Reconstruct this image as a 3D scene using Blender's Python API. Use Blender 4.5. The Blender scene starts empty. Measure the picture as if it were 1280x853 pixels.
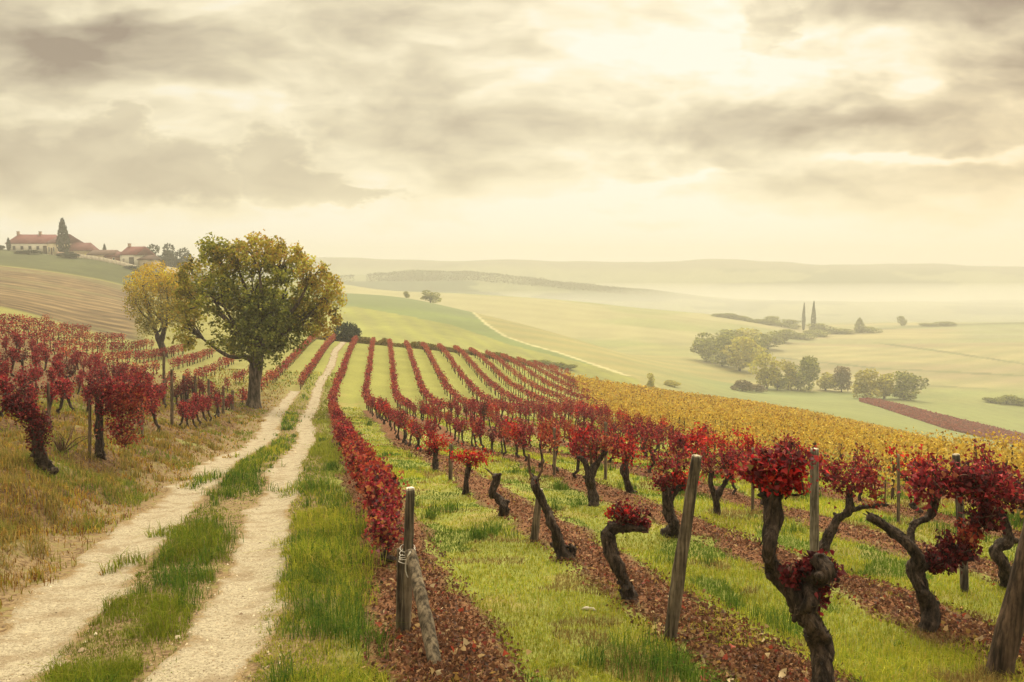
import bpy, math
import numpy as np
R = math.radians
rng = np.random.default_rng(7)
scene = bpy.context.scene
COL = scene.collection

# ------------------------------------------------------------------ camera
F, CX, CY, HOR = 995.0, 640.0, 426.5, 330.0
PITCH = math.atan((CY - HOR) / F)
CP, SP = math.cos(PITCH), math.sin(PITCH)

def ray(px, py):
    sx, sz = (px - CX) / F, -(py - CY) / F
    d = CP + sz * SP
    return sx / d, (-SP + sz * CP) / d          # x and z per metre of forward distance

def project(x, y, z):
    yc = y * CP - z * SP
    zc = y * SP + z * CP
    yc = np.where(yc < 0.2, 0.2, yc)
    return CX + F * x / yc, CY - F * zc / yc

def zpix(Y, py):
    return Y * ray(CX, py)[1]

# ------------------------------------------------------------------ noise
def _h(ix, iy, iz, seed):
    n = (ix * 374761393 + iy * 668265263 + iz * 2147483647 + seed * 974634371) & 0xFFFFFFFF
    n = ((n ^ (n >> 13)) * 1274126177) & 0xFFFFFFFF
    n = ((n ^ (n >> 16)) * 2246822519) & 0xFFFFFFFF
    return ((n ^ (n >> 15)) & 0xFFFFFF) / float(0xFFFFFF)

def vnoise(x, y, z=None, seed=0):
    x = np.asarray(x, float); y = np.asarray(y, float)
    z = np.zeros_like(x) if z is None else np.asarray(z, float)
    xi, yi, zi = np.floor(x).astype(np.int64), np.floor(y).astype(np.int64), np.floor(z).astype(np.int64)
    fx, fy, fz = x - xi, y - yi, z - zi
    fx, fy, fz = fx*fx*(3-2*fx), fy*fy*(3-2*fy), fz*fz*(3-2*fz)
    r = 0
    for dx in (0, 1):
        for dy in (0, 1):
            for dz in (0, 1):
                w = (fx if dx else 1-fx) * (fy if dy else 1-fy) * (fz if dz else 1-fz)
                r = r + w * _h(xi+dx, yi+dy, zi+dz, seed)
    return r * 2 - 1

def fbm(x, y, octaves=3, seed=0, z=None):
    a, r, f = 1.0, 0.0, 1.0
    for i in range(octaves):
        r = r + a * vnoise(x*f, y*f, None if z is None else z*f, seed + i*17)
        a *= .5; f *= 2.03
    return r

def sstep(a, b, x):
    t = np.clip((x - a) / (b - a), 0, 1)
    return t*t*(3-2*t)

# ------------------------------------------------------------------ vineyard coordinates: u across the rows, v along them
A0, A1 = R(13.65), R(9.15)
V1, VL = 42.0, 10.0
RAD = VL / (A0 - A1)
ROW_U0, ROW_W = 0.69, 1.8
def _axes(a): return np.array([-math.sin(a), math.cos(a)]), np.array([math.cos(a), math.sin(a)])
D0, N0 = _axes(A0); D1, N1 = _axes(A1)
B1 = D0 * V1
CEN = B1 + N0 * RAD
B2 = CEN - N1 * RAD

def uv(x, y):
    x = np.asarray(x, float); y = np.asarray(y, float)
    v0 = x*D0[0] + y*D0[1]; u0 = x*N0[0] + y*N0[1]
    dx, dy = x - B2[0], y - B2[1]
    v3 = dx*D1[0] + dy*D1[1]; u3 = dx*N1[0] + dy*N1[1]
    cx, cy = x - CEN[0], y - CEN[1]
    rr = np.hypot(cx, cy)
    ang = np.arctan2(-(cx*N0[1]-cy*N0[0]), -(cx*N0[0]+cy*N0[1]))
    ua = RAD - rr
    va = V1 + np.abs(ang) * RAD
    u = np.where(v0 <= V1, u0, np.where(v3 >= 0, u3, ua))
    v = np.where(v0 <= V1, v0, np.where(v3 >= 0, v3 + V1 + VL, va))
    return u, v

def xy(u, v):
    u = np.asarray(u, float); v = np.asarray(v, float)
    u, v = np.broadcast_arrays(u, v)
    a = A0 - np.clip(v - V1, 0, VL) / RAD
    nx, ny = np.cos(a), np.sin(a)
    bx = np.where(v <= V1, D0[0]*v, np.where(v >= V1+VL, B2[0] + D1[0]*(v-V1-VL), CEN[0] - nx*RAD))
    by = np.where(v <= V1, D0[1]*v, np.where(v >= V1+VL, B2[1] + D1[1]*(v-V1-VL), CEN[1] - ny*RAD))
    return bx + u*nx, by + u*ny

RUT_R = lambda v: -0.58 - .13*(1-sstep(4, 16, v)) + .07*np.sin(v*.31) - .25*sstep(45, 85, v)
RUT_L = lambda v: -1.98 + .10*np.sin(v*.24+1) - .62*sstep(44, 80, v)

# ------------------------------------------------------------------ terrain
_P = lambda Y, py: (Y, zpix(Y, py))
TABLE = {
 -260: [(30,-3.2),(45,-3.2),(60,-3.0),(100,-2.0),(150,.5),(210,4.5),(265,8),(380,6),(550,-8),(700,-40),(900,-30),(1100,-45),(1300,8),(1500,-20)],
 0:    [(30,-3.9),(45,-4.1),_P(60,395),_P(100,366),_P(150,339),_P(210,321),_P(262,311),(380,3),(550,-10),(700,-40),(900,-30),(1100,-45),(1300,8),(1500,-20)],
 120:  [(30,-4.8),(45,-6.0),(60,-6.2),_P(100,390),_P(150,357),_P(205,337),_P(250,323),(380,-4),(550,-12),(700,-40),(900,-25),(1100,-45),(1300,8),(1500,-20)],
 210:  [(30,-5.6),(45,-7.0),(60,-7.4),_P(100,406),_P(150,379),_P(205,359),_P(250,343),(380,-6),(550,-13),(700,-40),(900,-18),(1100,-45),(1300,9),(1500,-20)],
 300:  [(30,-6.0),(45,-7.65),(60,-8.0),_P(92,418),_P(150,385),_P(205,370),_P(290,352),(400,-14),(560,-13),(700,-38),(900,-14),(1100,-35),(1300,10),(1500,-20)],
 400:  [(30,-6.1),(45,-8.1),(57,-8.2),_P(88,425.5),(125,-15),_P(190,418),_P(350,365),(450,-30),_P(590,353),(710,-35),_P(900,346),(1100,-30),_P(1300,322),(1500,-20)],
 500:  [(30,-6.2),(45,-8.3),(57,-8.75),_P(88,435),(125,-16),_P(190,428),_P(345,373),(450,-33),_P(580,364),(720,-38),_P(900,342),(1100,-28),_P(1300,324),(1500,-20)],
 580:  [(30,-6.25),(45,-8.5),(57,-9.2),_P(89,443),(127,-18),_P(188,442),_P(330,389),(430,-35),_P(570,368),(720,-40),_P(900,340.5),(1100,-28),_P(1300,325),(1500,-20)],
 660:  [(30,-6.3),(45,-8.65),(60,-9.9),_P(92,458),(130,-21),_P(185,462),_P(310,408),(400,-38),_P(560,373),(720,-42),_P(900,348),(1100,-30),_P(1300,326),(1500,-20)],
 740:  [(30,-6.35),(45,-8.8),(60,-10.4),_P(95,477),(135,-23),_P(187,474),_P(296,431),(385,-40),_P(555,380),(720,-43),_P(900,358),(1100,-34),_P(1300,327),(1500,-20)],
 800:  [(30,-6.4),(45,-8.9),(60,-10.8),_P(98,490),(140,-25),_P(190,484),_P(285,450),(370,-40),_P(550,386),(720,-44),_P(900,362),(1100,-38),_P(1300,328),(1500,-20)],
 900:  [(30,-6.6),(45,-9.2),(61,-11.6),_P(95,504),_P(145,503),_P(205,495),_P(275,477),(375,-43),_P(545,396),(710,-48),_P(860,374),(1080,-43),_P(1300,328),(1500,-22)],
 1000: [_P(30,557),_P(45,538),_P(62,527),_P(85,520),_P(150,512),_P(220,503),_P(270,492),_P(380,446),_P(540,409),(700,-50),_P(820,380),(1050,-46),_P(1300,329),(1500,-25)],
 1140: [_P(30,580),_P(45,565),_P(62,555),_P(78,549),_P(150,535),_P(220,512),_P(275,492),_P(380,444),_P(560,407),(700,-50),_P(830,379),(1050,-46),_P(1300,332),(1500,-28)],
 1280: [_P(30,604),_P(45,595),_P(55,591),_P(65,587),_P(150,567),_P(220,530),_P(280,492),_P(380,443),_P(570,404),(700,-50),_P(850,379),(1050,-46),_P(1300,335),(1500,-30)],
 1560: [_P(30,640),_P(45,640),_P(55,636),_P(65,630),_P(150,590),_P(220,540),_P(280,495),_P(380,445),_P(570,405),(700,-50),_P(850,380),(1050,-46),_P(1300,337),(1500,-30)],
}
_cols = np.array(sorted(TABLE)); TCOL = (_cols - CX) / F
TY = np.array([[p[0] for p in TABLE[c]] for c in _cols], float)
TZ = np.array([[p[1] for p in TABLE[c]] for c in _cols], float)
def _slopes(x, y):
    d = np.diff(y, axis=0) / np.diff(x)[:, None]
    m = np.zeros_like(y)
    m[1:-1] = (d[1:] + d[:-1]) / 2
    m[0], m[-1] = d[0], d[-1]
    return m
SY, SZ = _slopes(TCOL, TY), _slopes(TCOL, TZ)
def _herm(x0, x1, y0, y1, m0, m1, x):
    h = x1 - x0; s = (x - x0) / h
    s2, s3 = s*s, s*s*s
    return (2*s3-3*s2+1)*y0 + (s3-2*s2+s)*h*m0 + (-2*s3+3*s2)*y1 + (s3-s2)*h*m1

def far_z(t, Y):
    t = np.clip(t, TCOL[0], TCOL[-1])
    i = np.clip(np.searchsorted(TCOL, t) - 1, 0, len(TCOL)-2)
    x0, x1, tt = TCOL[i][:, None], TCOL[i+1][:, None], t[:, None]
    ky = _herm(x0, x1, TY[i], TY[i+1], SY[i], SY[i+1], tt)
    kz = _herm(x0, x1, TZ[i], TZ[i+1], SZ[i], SZ[i+1], tt)
    Yc = np.clip(Y, ky[:, 0], ky[:, -1])
    K = ky.shape[1]
    j = np.clip((ky <= Yc[:, None]).sum(1) - 1, 0, K-2)
    n = np.arange(len(Y))
    d = np.diff(kz, axis=1) / np.diff(ky, axis=1)
    m = np.zeros_like(kz)
    a, b = d[:, :-1], d[:, 1:]
    m[:, 1:-1] = np.where(a*b > 0, 2*a*b / np.where(np.abs(a+b) < 1e-9, 1e-9, a+b), 0) * .5 + .25*(a+b)
    m[:, 0], m[:, -1] = d[:, 0], d[:, -1]
    return _herm(ky[n, j], ky[n, j+1], kz[n, j], kz[n, j+1], m[n, j], m[n, j+1], Yc)

def H(x, y):
    sh = np.broadcast(np.asarray(x), np.asarray(y)).shape
    x = np.broadcast_to(np.asarray(x, float), sh).ravel(); y = np.broadcast_to(np.asarray(y, float), sh).ravel()
    out = np.empty(len(x))
    for s in range(0, len(x), 120000):
        out[s:s+120000] = _H(x[s:s+120000], y[s:s+120000])
    return out.reshape(sh) if sh else float(out[0])

def _H(x, y):
    u, v = uv(x, y)
    s = np.maximum(0, -u - 2.65)
    bank = np.where(s < 1.2, .5*s, .6 + .23*(s-1.2)) * sstep(0, .35, s)
    near = -1.65 - .145*np.maximum(v, -8) - .06*np.maximum(u, 0) + bank
    yy = np.maximum(y, 20.0)
    far = far_z(x/yy, yy)
    w = sstep(16, 38, y)
    z = near*(1-w) + far*w
    fade = 1 - sstep(30, 80, y)
    rr = np.exp(-((u-RUT_R(v))/.30)**2) + np.exp(-((u-RUT_L(v))/.36)**2)
    z = z - .055*rr*fade
    strip = np.exp(-(((u-ROW_U0+ROW_W/2) % ROW_W - ROW_W/2)/.3)**2) * (u > -.1)
    z = z + .03*strip*fade
    z = z + fade*(.025*vnoise(x*1.1, y*1.1, seed=3) + .012*vnoise(x*3.3, y*3.3, seed=4))
    bk = sstep(2.7, 3.1, -u)*fade
    z = z + bk*(.14*vnoise(x*.9, y*.9, seed=5) + .09*vnoise(x*2.3, y*2.3, seed=6) + .03*vnoise(x*6, y*6, seed=7))
    z = z + sstep(80, 200, y)*(.8*vnoise(x*.02, y*.02, seed=8)) + sstep(600, 1200, y)*4*fbm(x*.006, y*.006, 3, seed=9)
    return z

_YS = np.exp(np.linspace(math.log(2.0), math.log(1450), 5000))
def at(px, py, ymin=2.0, ymax=1450):
    rx, rz = ray(px, py)
    ys = _YS[(_YS >= ymin) & (_YS <= ymax)]
    d = rz*ys - H(rx*ys, ys)
    k = np.nonzero(d <= 0)[0]
    if len(k) == 0:
        Y = ymax
    else:
        k = k[0]
        Y = ys[k] if k == 0 else ys[k-1] + (ys[k]-ys[k-1]) * d[k-1] / (d[k-1]-d[k])
    return np.array([rx*Y, Y, H(rx*Y, Y)])

def pix_at_depth(px, py, Y):
    rx, rz = ray(px, py)
    return np.array([rx*Y, Y, rz*Y])

# ------------------------------------------------------------------ object helpers
def tag(o, label=None, cat=None, group=None, kind=None):
    if label: o['label'] = label
    if cat: o['category'] = cat
    if group: o['group'] = group
    if kind: o['kind'] = kind
    return o

def empty(name, loc, label, cat, group=None, rz=0.0, scale=1.0):
    o = bpy.data.objects.new(name, None); COL.objects.link(o)
    o.location = [float(c) for c in loc]; o.rotation_euler = (0, 0, rz)
    o.scale = (scale,)*3 if np.isscalar(scale) else [float(c) for c in scale]
    o.empty_display_size = .2
    return tag(o, label, cat, group)

class Geo:
    """collects vertices, faces and a colour per vertex and links them as one mesh object"""
    def __init__(s): s.v, s.f, s.c, s.n = [], [], [], 0
    def add(s, v, faces, col):
        v = np.asarray(v, float)
        s.v.append(v)
        for f in (faces if isinstance(faces, list) else [faces]):
            s.f.append(np.asarray(f, np.int64) + s.n)
        c = np.asarray(col, float)
        s.c.append(np.broadcast_to(c, (len(v), 3)) if c.ndim == 1 else c)
        s.n += len(v)
    def mesh(s, name, smooth=False):
        m = bpy.data.meshes.new(name)
        v = np.concatenate(s.v).astype(np.float32)
        m.vertices.add(len(v)); m.vertices.foreach_set('co', v.ravel())
        loops = np.concatenate([f.ravel() for f in s.f]).astype(np.int32)
        sizes = np.concatenate([np.full(len(f), f.shape[1], np.int32) for f in s.f])
        m.loops.add(len(loops)); m.loops.foreach_set('vertex_index', loops)
        st = np.zeros(len(sizes), np.int32); st[1:] = np.cumsum(sizes)[:-1]
        m.polygons.add(len(sizes)); m.polygons.foreach_set('loop_start', st)
        if smooth: m.polygons.foreach_set('use_smooth', np.ones(len(sizes), bool))
        c = np.concatenate(s.c); c4 = np.ones((len(c), 4), np.float32); c4[:, :3] = c
        at_ = m.attributes.new('Col', 'FLOAT_COLOR', 'POINT'); at_.data.foreach_set('color', c4.ravel())
        m.update(calc_edges=True)
        return m
    def build(s, name, mat, parent=None, smooth=False):
        o = bpy.data.objects.new(name, s.mesh(name, smooth)); COL.objects.link(o)
        o.data.materials.append(mat)
        if parent: o.parent = parent
        return o

def from_mesh(name, mesh, parent=None):
    o = bpy.data.objects.new(name, mesh); COL.objects.link(o)
    if parent: o.parent = parent
    return o

def unit(a): return a / np.maximum(np.linalg.norm(a, axis=-1, keepdims=True), 1e-9)

def tube(g, pts, rad, col, seg=9, rough=.18, step=.05, seed=0, cap=True, ridge=0.0, fine=0.0, flakes=0):
    """a limb: a rough, tapering, bent tube through pts"""
    pts = np.asarray(pts, float); rad = np.asarray(rad, float)
    if len(pts) == 2:
        pts = np.array([pts[0], pts.mean(0), pts[1]]); rad = np.array([rad[0], rad.mean(), rad[1]])
    P, Q = [], []
    n = len(pts)
    for i in range(n-1):
        p0, p1, p2, p3 = pts[max(i-1, 0)], pts[i], pts[i+1], pts[min(i+2, n-1)]
        k = max(2, int(np.linalg.norm(p2-p1)/step))
        for j in range(k):
            s = j/k
            P.append(.5*((2*p1) + (-p0+p2)*s + (2*p0-5*p1+4*p2-p3)*s*s + (-p0+3*p1-3*p2+p3)*s**3))
            Q.append(rad[i]*(1-s) + rad[i+1]*s)
    P.append(pts[-1]); Q.append(rad[-1])
    P, Q = np.array(P), np.array(Q)
    T = unit(np.gradient(P, axis=0))
    ref = np.array([1., 0, 0]) if abs(T[0][0]) < .8 else np.array([0, 1., 0])
    V = []
    for i in range(len(P)):
        a = unit(ref - T[i]*np.dot(ref, T[i])); ref = a
        b = np.cross(T[i], a)
        th = np.arange(seg)*2*math.pi/seg
        pos = P[i] + (np.cos(th)[:, None]*a + np.sin(th)[:, None]*b)*Q[i]
        sc = 1/max(Q.max(), 1e-4)*.8
        nz = fbm(pos[:, 0]*sc+seed*7.3, pos[:, 1]*sc, 2, seed=seed, z=pos[:, 2]*sc*.6)
        rg = ridge*np.sin(th*4 + seed + P[i][2]*2/max(Q.max(), .01)*.3)
        fn = fine*fbm(pos[:, 0]*38, pos[:, 1]*38, 2, seed=seed+5, z=pos[:, 2]*14) if fine else 0
        V.append(P[i] + (pos-P[i])*(1 + rough*nz + rg + fn)[:, None])
    V = np.concatenate(V); L = len(P)
    i = np.arange(L-1)[:, None]*seg; k = np.arange(seg)[None]
    k2 = (k+1) % seg
    q = np.stack([i+k, i+k2, i+seg+k2, i+seg+k], -1).reshape(-1, 4)
    faces = [q]
    if cap:
        V = np.concatenate([V, [P[-1] + T[-1]*Q[-1]*.25], [P[0]]])
        e = (L-1)*seg; kk = np.arange(seg)
        faces.append(np.stack([e+kk, e+(kk+1) % seg, np.full(seg, L*seg)], -1))
        faces.append(np.stack([(kk+1) % seg, kk, np.full(seg, L*seg+1)], -1))
    g.add(V, faces, col)
    if flakes:                       # loose strips of shaggy bark
        fr = np.random.default_rng(seed+99)
        ii = fr.integers(1, L-2, flakes); kk = fr.integers(0, seg, flakes)
        p0 = V[ii*seg+kk]; out = unit(p0-P[ii]); tg = T[ii]*np.where(fr.random(flakes) < .5, 1, -1)[:, None]
        sd_ = np.cross(out, tg); ln = fr.uniform(.02, .055, flakes)[:, None]; wd = fr.uniform(.004, .010, flakes)[:, None]
        a0 = p0 - out*.003
        vv = np.stack([a0-sd_*wd, a0+sd_*wd, a0+tg*ln*.6+sd_*wd*.8+out*ln*.10, a0+tg*ln*.6-sd_*wd*.8+out*ln*.10, a0+tg*ln+out*ln*fr.uniform(.1, .5, (flakes, 1))], 1).reshape(-1, 3)
        bb_ = (np.arange(flakes)*5)[:, None]
        g.add(vv, [bb_+np.array([[0, 1, 2, 3]]), bb_+np.array([[3, 2, 4]])], np.repeat(np.array(col)*fr.uniform(.6, 1.7, (flakes, 1)), 5, 0))

def box(g, lo, hi, col, rot=0.0, org=(0, 0)):
    lo, hi = np.array(lo, float), np.array(hi, float)
    v = np.array([[x, y, z] for x in (lo[0], hi[0]) for y in (lo[1], hi[1]) for z in (lo[2], hi[2])])
    f = np.array([[0, 1, 3, 2], [4, 6, 7, 5], [0, 4, 5, 1], [2, 3, 7, 6], [0, 2, 6, 4], [1, 5, 7, 3]])
    g.add(v, f, col)

# leaf: two folded quads with a lobed outline
_LEAF = np.array([[0, 0.08, 0], [.50, .16, .12], [.27, .66, .16], [0, 1.05, -.08], [-.27, .66, .16], [-.50, .16, .12]])
_LEAF_F = np.array([[0, 1, 2, 3], [0, 3, 4, 5]])
_SLIM = np.array([[0, 0, 0], [.24, .3, .05], [.2, .7, .05], [0, 1, -.05], [-.2, .7, .05], [-.24, .3, .05]])
def leaves(g, P, size, col, down=.35, shape=_LEAF, r=None):
    r = r or rng
    n = len(P)
    d = r.normal(size=(n, 3)); d[:, 2] -= down*2; d = unit(d)
    q = unit(r.normal(size=(n, 3)) + [0, 0, .6])
    nx = unit(np.cross(d, q)); nz = np.cross(nx, d)
    s = np.broadcast_to(size, (n,))[:, None, None]
    L = shape[None]
    V = P[:, None] + s*(L[..., 0:1]*nx[:, None] + (L[..., 1:2])*d[:, None] + L[..., 2:3]*nz[:, None])
    f = (_LEAF_F[None] + (np.arange(n)*6)[:, None, None]).reshape(-1, 4)
    g.add(V.reshape(-1, 3), f, np.repeat(col, 6, 0))

def mixcol(n, cols, wts, jit=.18, r=None):
    r = r or rng
    c = np.array(cols)[r.choice(len(cols), n, p=np.array(wts)/sum(wts))]
    return np.clip(c * (1 + jit*r.normal(size=(n, 1))) , .002, .9)

# ------------------------------------------------------------------ materials
def new_mat(name):
    m = bpy.data.materials.new(name); m.use_nodes = True
    nt = m.node_tree; nt.nodes.clear()
    return m, nt

class N:
    def __init__(s, nt): s.nt = nt
    def __call__(s, typ, ins=None, **kw):
        n = s.nt.nodes.new(typ)
        for k, v in kw.items(): setattr(n, k, v)
        for k, v in (ins or {}).items():
            if hasattr(v, 'is_output') or isinstance(v, bpy.types.NodeSocket): s.nt.links.new(v, n.inputs[k])
            else: n.inputs[k].default_value = v
        return n
    def math(s, op, a, b=None, c=None, clamp=False):
        d = {0: a}
        if b is not None: d[1] = b
        if c is not None: d[2] = c
        n = s('ShaderNodeMath', d, operation=op); n.use_clamp = clamp
        return n.outputs[0]
    def mix(s, f, a, b, typ='RGBA', blend='MIX'):
        n = s.nt.nodes.new('ShaderNodeMix'); n.data_type = 'RGBA'; n.blend_type = blend
        for k, v in ((0, f), (6, a), (7, b)):
            if isinstance(v, bpy.types.NodeSocket): s.nt.links.new(v, n.inputs[k])
            else: n.inputs[k].default_value = v if k == 0 else (*v, 1)
        return n.outputs[2]
    def ramp(s, x, lo, hi):
        n = s('ShaderNodeMapRange', {0: x, 1: lo, 2: hi}, interpolation_type='SMOOTHSTEP')
        return n.outputs[0]
    def noise(s, vec, scale, detail=4, rough=.55, out=0, dim='3D'):
        return s('ShaderNodeTexNoise', {'Vector': vec, 'Scale': scale, 'Detail': detail, 'Roughness': rough}, noise_dimensions=dim).outputs[out]

def leaf_mat(name, trans=.35, gloss=.06):
    m, nt = new_mat(name); n = N(nt)
    c = n('ShaderNodeAttribute', attribute_name='Col').outputs['Color']
    geo = n('ShaderNodeNewGeometry')
    nz = n.noise(geo.outputs['Position'], 9.0, 2)
    c2 = n.mix(n.math('MULTIPLY', nz, .5), c, (.30, .16, .05), blend='SOFT_LIGHT')
    d = n('ShaderNodeBsdfDiffuse', {'Color': c2})
    t = n('ShaderNodeBsdfTranslucent', {'Color': c2})
    g = n('ShaderNodeBsdfGlossy', {'Roughness': .45, 'Color': (.8, .8, .8, 1)})
    m1 = n('ShaderNodeMixShader', {0: trans, 1: d.outputs[0], 2: t.outputs[0]})
    m2 = n('ShaderNodeMixShader', {0: gloss, 1: m1.outputs[0], 2: g.outputs[0]})
    n('ShaderNodeOutputMaterial', {0: m2.outputs[0]})
    return m

def bark_mat(name, scale=30, bump=.6, tint=(1, 1, 1), stretch=.25):
    m, nt = new_mat(name); n = N(nt)
    c = n('ShaderNodeAttribute', attribute_name='Col').outputs['Color']
    tc = n('ShaderNodeTexCoord').outputs['Object']
    mp = n('ShaderNodeMapping', {0: tc, 3: (1, 1, stretch)}).outputs[0]
    a = n.noise(mp, scale, 6, .65)
    b = n.noise(tc, scale*.22, 3)
    k = n.ramp(a, .35, .68)
    k2 = n.math('MULTIPLY_ADD', k, 1.35, .25)
    k3 = n.math('MULTIPLY_ADD', n.ramp(b, .35, .7), .55, .7)
    col = n('ShaderNodeVectorMath', {0: c, 1: n('ShaderNodeCombineXYZ', {0: k2, 1: k2, 2: k2}).outputs[0]}, operation='MULTIPLY').outputs[0]
    col = n('ShaderNodeVectorMath', {0: col, 1: n('ShaderNodeCombineXYZ', {0: k3, 1: k3, 2: k3}).outputs[0]}, operation='MULTIPLY').outputs[0]
    bp = n('ShaderNodeBump', {'Strength': bump, 'Distance': .02, 'Height': a}).outputs[0]
    p = n('ShaderNodeBsdfPrincipled', {'Base Color': col, 'Roughness': .9, 'Normal': bp, 'Specular IOR Level': .2})
    n('ShaderNodeOutputMaterial', {0: p.outputs[0]})
    return m

def plain_mat(name, rough=.85, nscale=4.0, var=.35, bump=.15):
    m, nt = new_mat(name); n = N(nt)
    c = n('ShaderNodeAttribute', attribute_name='Col').outputs['Color']
    tc = n('ShaderNodeTexCoord').outputs['Object']
    a = n.noise(tc, nscale, 5, .6)
    k = n.math('MULTIPLY_ADD', a, var*2, 1-var)
    col = n('ShaderNodeVectorMath', {0: c, 1: n('ShaderNodeCombineXYZ', {0: k, 1: k, 2: k}).outputs[0]}, operation='MULTIPLY').outputs[0]
    bp = n('ShaderNodeBump', {'Strength': bump, 'Distance': .03, 'Height': a}).outputs[0]
    p = n('ShaderNodeBsdfPrincipled', {'Base Color': col, 'Roughness': rough, 'Normal': bp, 'Specular IOR Level': .2})
    n('ShaderNodeOutputMaterial', {0: p.outputs[0]})
    return m

LEAF = leaf_mat('leaf', .40, .015)
GRASSM = leaf_mat('grass_blade', .45, .0)
BARK = bark_mat('bark', 42, 1.0, stretch=.3)
TREEBARK = bark_mat('tree_bark', 9, .8)
POSTM = bark_mat('weathered_wood', 40, .35, stretch=.06)
WALLM = plain_mat('render_wall', .9, 1.2, .18)
ROOFM = plain_mat('roof_tile', .85, 1.1, .6)
METAL = plain_mat('wire', .5, 20, .2)
STONE = plain_mat('stone', .8, 30, .25)

# ------------------------------------------------------------------ ground sheet
def fields(x, y, z):
    """albedo of every piece of ground, by what is grown there"""
    px, py = project(x, y, z)
    u, v = uv(x, y)
    n1 = fbm(x*.05, y*.05, 4, seed=21); n2 = fbm(x*.6, y*.6, 3, seed=22)
    c = np.empty((len(x), 3))
    def put(mask, col, var=.12, var2=.1):
        m = np.clip(mask, 0, 1)[:, None]
        cc = np.array(col)[None]*(1 + var*n1 + var2*n2)[:, None]
        c[:] = c*(1-m) + cc*m
    c[:] = np.array([.17, .18, .04])*(1 + .15*n1 + .12*n2)[:, None]
    def band(a, b, w): return sstep(a-w, a+w, b)
    ip = lambda xs, ys: np.interp(px, xs, ys)
    right = sstep(380, 420, px)
    # alley grass gets yellower away from the camera
    put(sstep(20, 60, y)*(y < 110), (.18, .18, .045))
    # the left hill: dry meadow, tilled field, green top
    left = (1 - sstep(330, 400, px))
    put(left*sstep(35, 60, y), (.17, .16, .05))
    till = left*sstep(70, 74, y)*(1-sstep(168, 176, y))*(1-sstep(160, 190, px))
    st = .5+.5*np.sin((y*.93 - x*.1)*1.25 + 3*vnoise(x*.05, y*.1, seed=31))*(.6+.4*vnoise(x*.3, y*.5, seed=33))
    put(till, (.075, .05, .028), .25, .3)
    put(till*st**2*.8, (.20, .145, .07), .25, .4)
    put(till*sstep(.2, .5, fbm(x*.05, y*.12, 3, seed=41))*.6, (.11, .10, .045))
    put(left*sstep(172, 182, y)*(y < 400), (.05, .056, .02), .25, .15)
    # spur opposite (first hill beyond the crest)
    A = right*sstep(105, 135, y)*(y < 420)
    put(A, (.175, .18, .04), .22, .1)
    up = ip([400, 470, 560, 640, 720, 800, 1000], [376, 388, 405, 432, 452, 470, 500])
    put(A*(py < up)*(y > 150), (.105, .135, .04), .18, .08)
    up2 = ip([400, 450, 520, 600, 640, 700], [380, 372, 378, 390, 400, 420])
    put(A*sstep(-3, 3, up2+9-py)*(px < 600)*(y > 200), (.10, .125, .05), .1, .04)
    brown = A*(px > ip([385, 391, 407, 421, 431, 440, 450], [585, 591, 610, 632, 662, 695, 720]) if False else A*0)
    pl = np.interp(py, [385, 390, 407, 421, 431, 440, 450, 475], [588, 591, 610, 632, 662, 695, 725, 800])
    put(A*(px > pl)*(y > 170), (.20, .175, .07), .12, .05)
    fl = ip([640, 660, 740, 800, 850, 900], [452, 458, 474, 484, 490, 493])
    put(A*sstep(-3, 3, py-fl)*(y > 115)*sstep(640, 680, px)*(1-sstep(860, 980, px)), (.19, .21, .10), .06, .03)
    # valley floor
    put(right*sstep(770, 930, px)*sstep(88, 112, y)*(y < 275), (.145, .165, .06), .08, .05)
    # second pale hill and the big fields on the right
    Bm = right*(y > 355)*(y < 650)
    put(Bm*(px < 1000), (.235, .215, .105), .1, .03)
    put(Bm*(px < 1000)*(px > 700)*(y < 400), (.21, .205, .08), .08, .03)
    Rf = sstep(275, 283, y)*(y < 650)*sstep(935, 965, px)
    put(Rf, (.245, .215, .105), .10, .03)
    put(Rf*sstep(.1, .5, np.sin(y*.055 + x*.012)), (.20, .165, .09), .1, .03)
    put(Rf*sstep(1170, 1230, px)*sstep(430, 440, y), (.18, .185, .10))
    for xs, ys in (([1090, 1180, 1280], [428, 440, 455]), ([960, 1100, 1280], [446, 461, 470]), ([1150, 1220, 1290], [482, 486, 490])):
        put(Rf*(np.abs(py - ip(xs, ys)) < 1.1)*(px > xs[0]), (.085, .09, .04))
    put(sstep(248, 262, y)*(1-sstep(288, 296, y))*(px > 1150), (.165, .175, .065))
    put(Rf*(np.abs(py - ip([1090, 1180, 1280, 1400], [411, 407.5, 404.5, 402])) < 1.5)*(px > 1080)*(y > 450), (.045, .06, .03))
    # crop lines
    ln1 = .5+.5*np.sin((x*.80 + y*.25)*1.1 + 1.5*vnoise(x*.02, y*.02, seed=71))
    put(A*(py > up)*(y > 112)*ln1*.45, (.13, .125, .045), .1, .2)
    ln2 = .5+.5*np.sin((x*.35 - y*.6)*.55)
    put(A*(py <= up)*(y > 150)*ln2*.4, (.105, .13, .05), .1, .1)
    ln3 = .5+.5*np.sin((x*.25 + y*.75)*.42 + vnoise(x*.01, y*.01, seed=72))
    put(Bm*(px < 1000)*ln3*.4, (.17, .16, .075), .1, .1)
    put(Bm*(px < 1000)*sstep(.15, .5, fbm(x*.012, y*.03, 2, seed=73))*.7, (.15, .17, .06), .1, .1)
    put(Rf*ln3*.35, (.17, .145, .075), .1, .1)
    put(Rf*sstep(.2, .35, fbm(x*.006+3, y*.02, 2, seed=74))*.6, (.16, .175, .075), .1, .1)
    # pale path on the spur
    pth = np.abs(px - pl)
    put(A*.7*(pth < 1.6 + (py-390)*.03)*(py > 388)*(py < 470)*(y > 160), (.38, .34, .2))
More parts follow.
